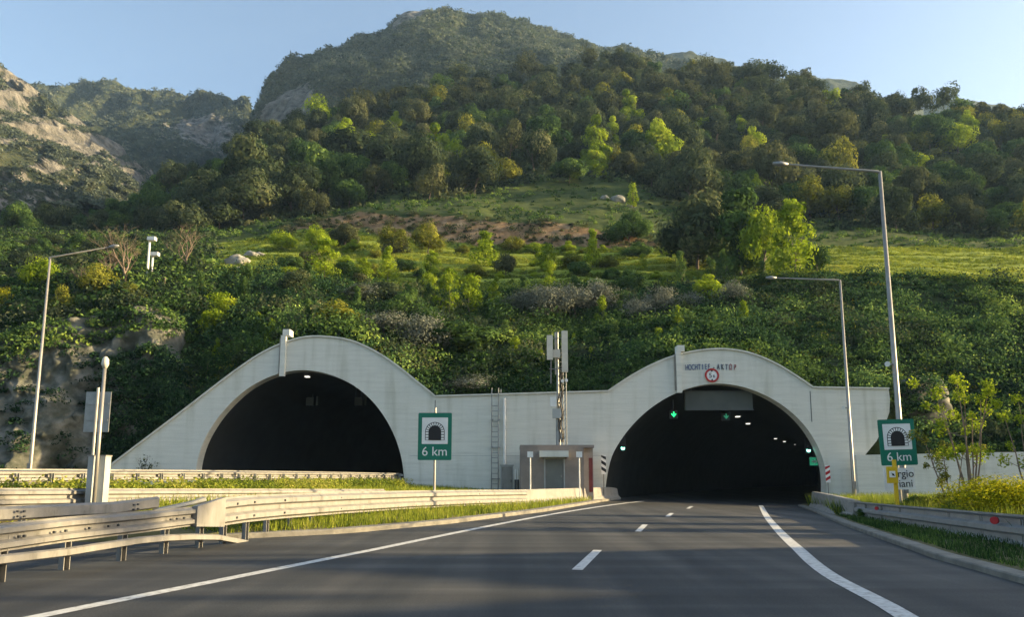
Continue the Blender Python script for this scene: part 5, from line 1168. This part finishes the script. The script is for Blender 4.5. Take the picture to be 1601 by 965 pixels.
def stem_tree(px_, py_, Y, hpx, stems, lb, seed, kd_='bright', head=.42):
    x = P(px_, py_, Y)[0]; z0 = zg(x, Y)-.05; H = P(px_, py_-hpx, Y)[2]-z0; r = random.Random(seed)
    s = empty('stem_tree', (x, Y, z0), lb, 'tree'); C = []; b = MB()
    for k in range(stems):
        a = 2*math.pi*k/stems+r.uniform(-.3, .3); tilt = r.uniform(.05, .27); L = H*r.uniform(.72, 1.0); p = Vector((0, 0, 0)); pp = [p.copy()]; d = Vector((math.cos(a)*tilt, math.sin(a)*tilt*.6, 1)).normalized()
        for j in range(6): d = (d+Vector((r.uniform(-1, 1), r.uniform(-1, 1), .4))*.07).normalized(); p = p+d*L/6; pp.append(p.copy())
        b.tube(pp, [.035*(1-.13*j) for j in range(7)], 6)
        for j in range(3, 7):
            for q in range(r.choice((0, 1, 2))):
                e = pp[j]+Vector((r.uniform(-.55, .55), r.uniform(-.5, .5), r.uniform(.0, .4))); b.tube([pp[j], e], [.014, .006], 4); C.append((e, r.uniform(.10, .24)))
        C.append((pp[-1], .2))
    o = b.build('stem', M['twig']); o.parent = s
    P_ = []; T_ = []; O_ = []
    for c, rad in C:
        m_ = int(92*rad/.2); e = rng.normal(size=(m_, 3)); e /= np.linalg.norm(e, axis=1)[:, None]; P_.append(np.array(c)+e*rad*rng.uniform(.3, 1.1, (m_, 1))); T_.append(np.clip(rng.normal(.55, .22, m_), 0, 1)); O_.append(e)
    v, f = leafquads(np.concatenate(P_), .042, np.concatenate(O_), .3); o = bpy.data.objects.new('foliage', mesh_np('foliage', v, f, np.concatenate(T_), M['leaf_'+kd_])); col.objects.link(o); o.parent = s
stem_tree(1518, 760, 21.5, 176, 8, 'thin many stemmed yellow green tree behind the right guardrail', 3)
stem_tree(1486, 760, 24, 96, 3, 'shorter sparse tree left of the many stemmed tree', 8, 'gold')
stem_tree(1612, 760, 21, 140, 5, 'yellow green tree cut by the right picture edge', 5)
p = P(228, 735, 42.5); s = empty('wall_weed', (p[0], 42.5, 1.2), 'dark thin weed before the left sloping wing of portal wall', 'plant')
o = raw_mesh(branches(31, 3, .5, .7, 4, .02, .4, 4), 'stem', M['bark']); o = bpy.data.objects.new('stem', o); col.objects.link(o); o.parent = s; o.scale = (1.6, 1.6, 1.6)
c, e, t = crown_cloud(120, 8, sparse=True, seed=3); v, f = leafquads(c*1.8, .06, e); o = bpy.data.objects.new('foliage', mesh_np('foliage', v, f, t, M['leaf_dark'])); col.objects.link(o); o.parent = s
# unseen trees added right of the frame to band the road with shade
for k, (y, h) in enumerate(((22.6, 14), (25.8, 13.2), (30.0, 14.0), (-8, 14), (0, 15), (6, 14.5), (12, 15.5), (17, 14))):
    p = (54 if y < 20 else 44, y, 15 if y < 20 else -.3); tree('unseen_shade_tree', p, 4.6 if y < 20 else 2.2, h*(.5 if y < 20 else 1), 'dark', 'unseen dark tree added right of the road to shade it', 'tree', 'unseen trees added to shade the road', .1)
print('objects', len(bpy.data.objects))
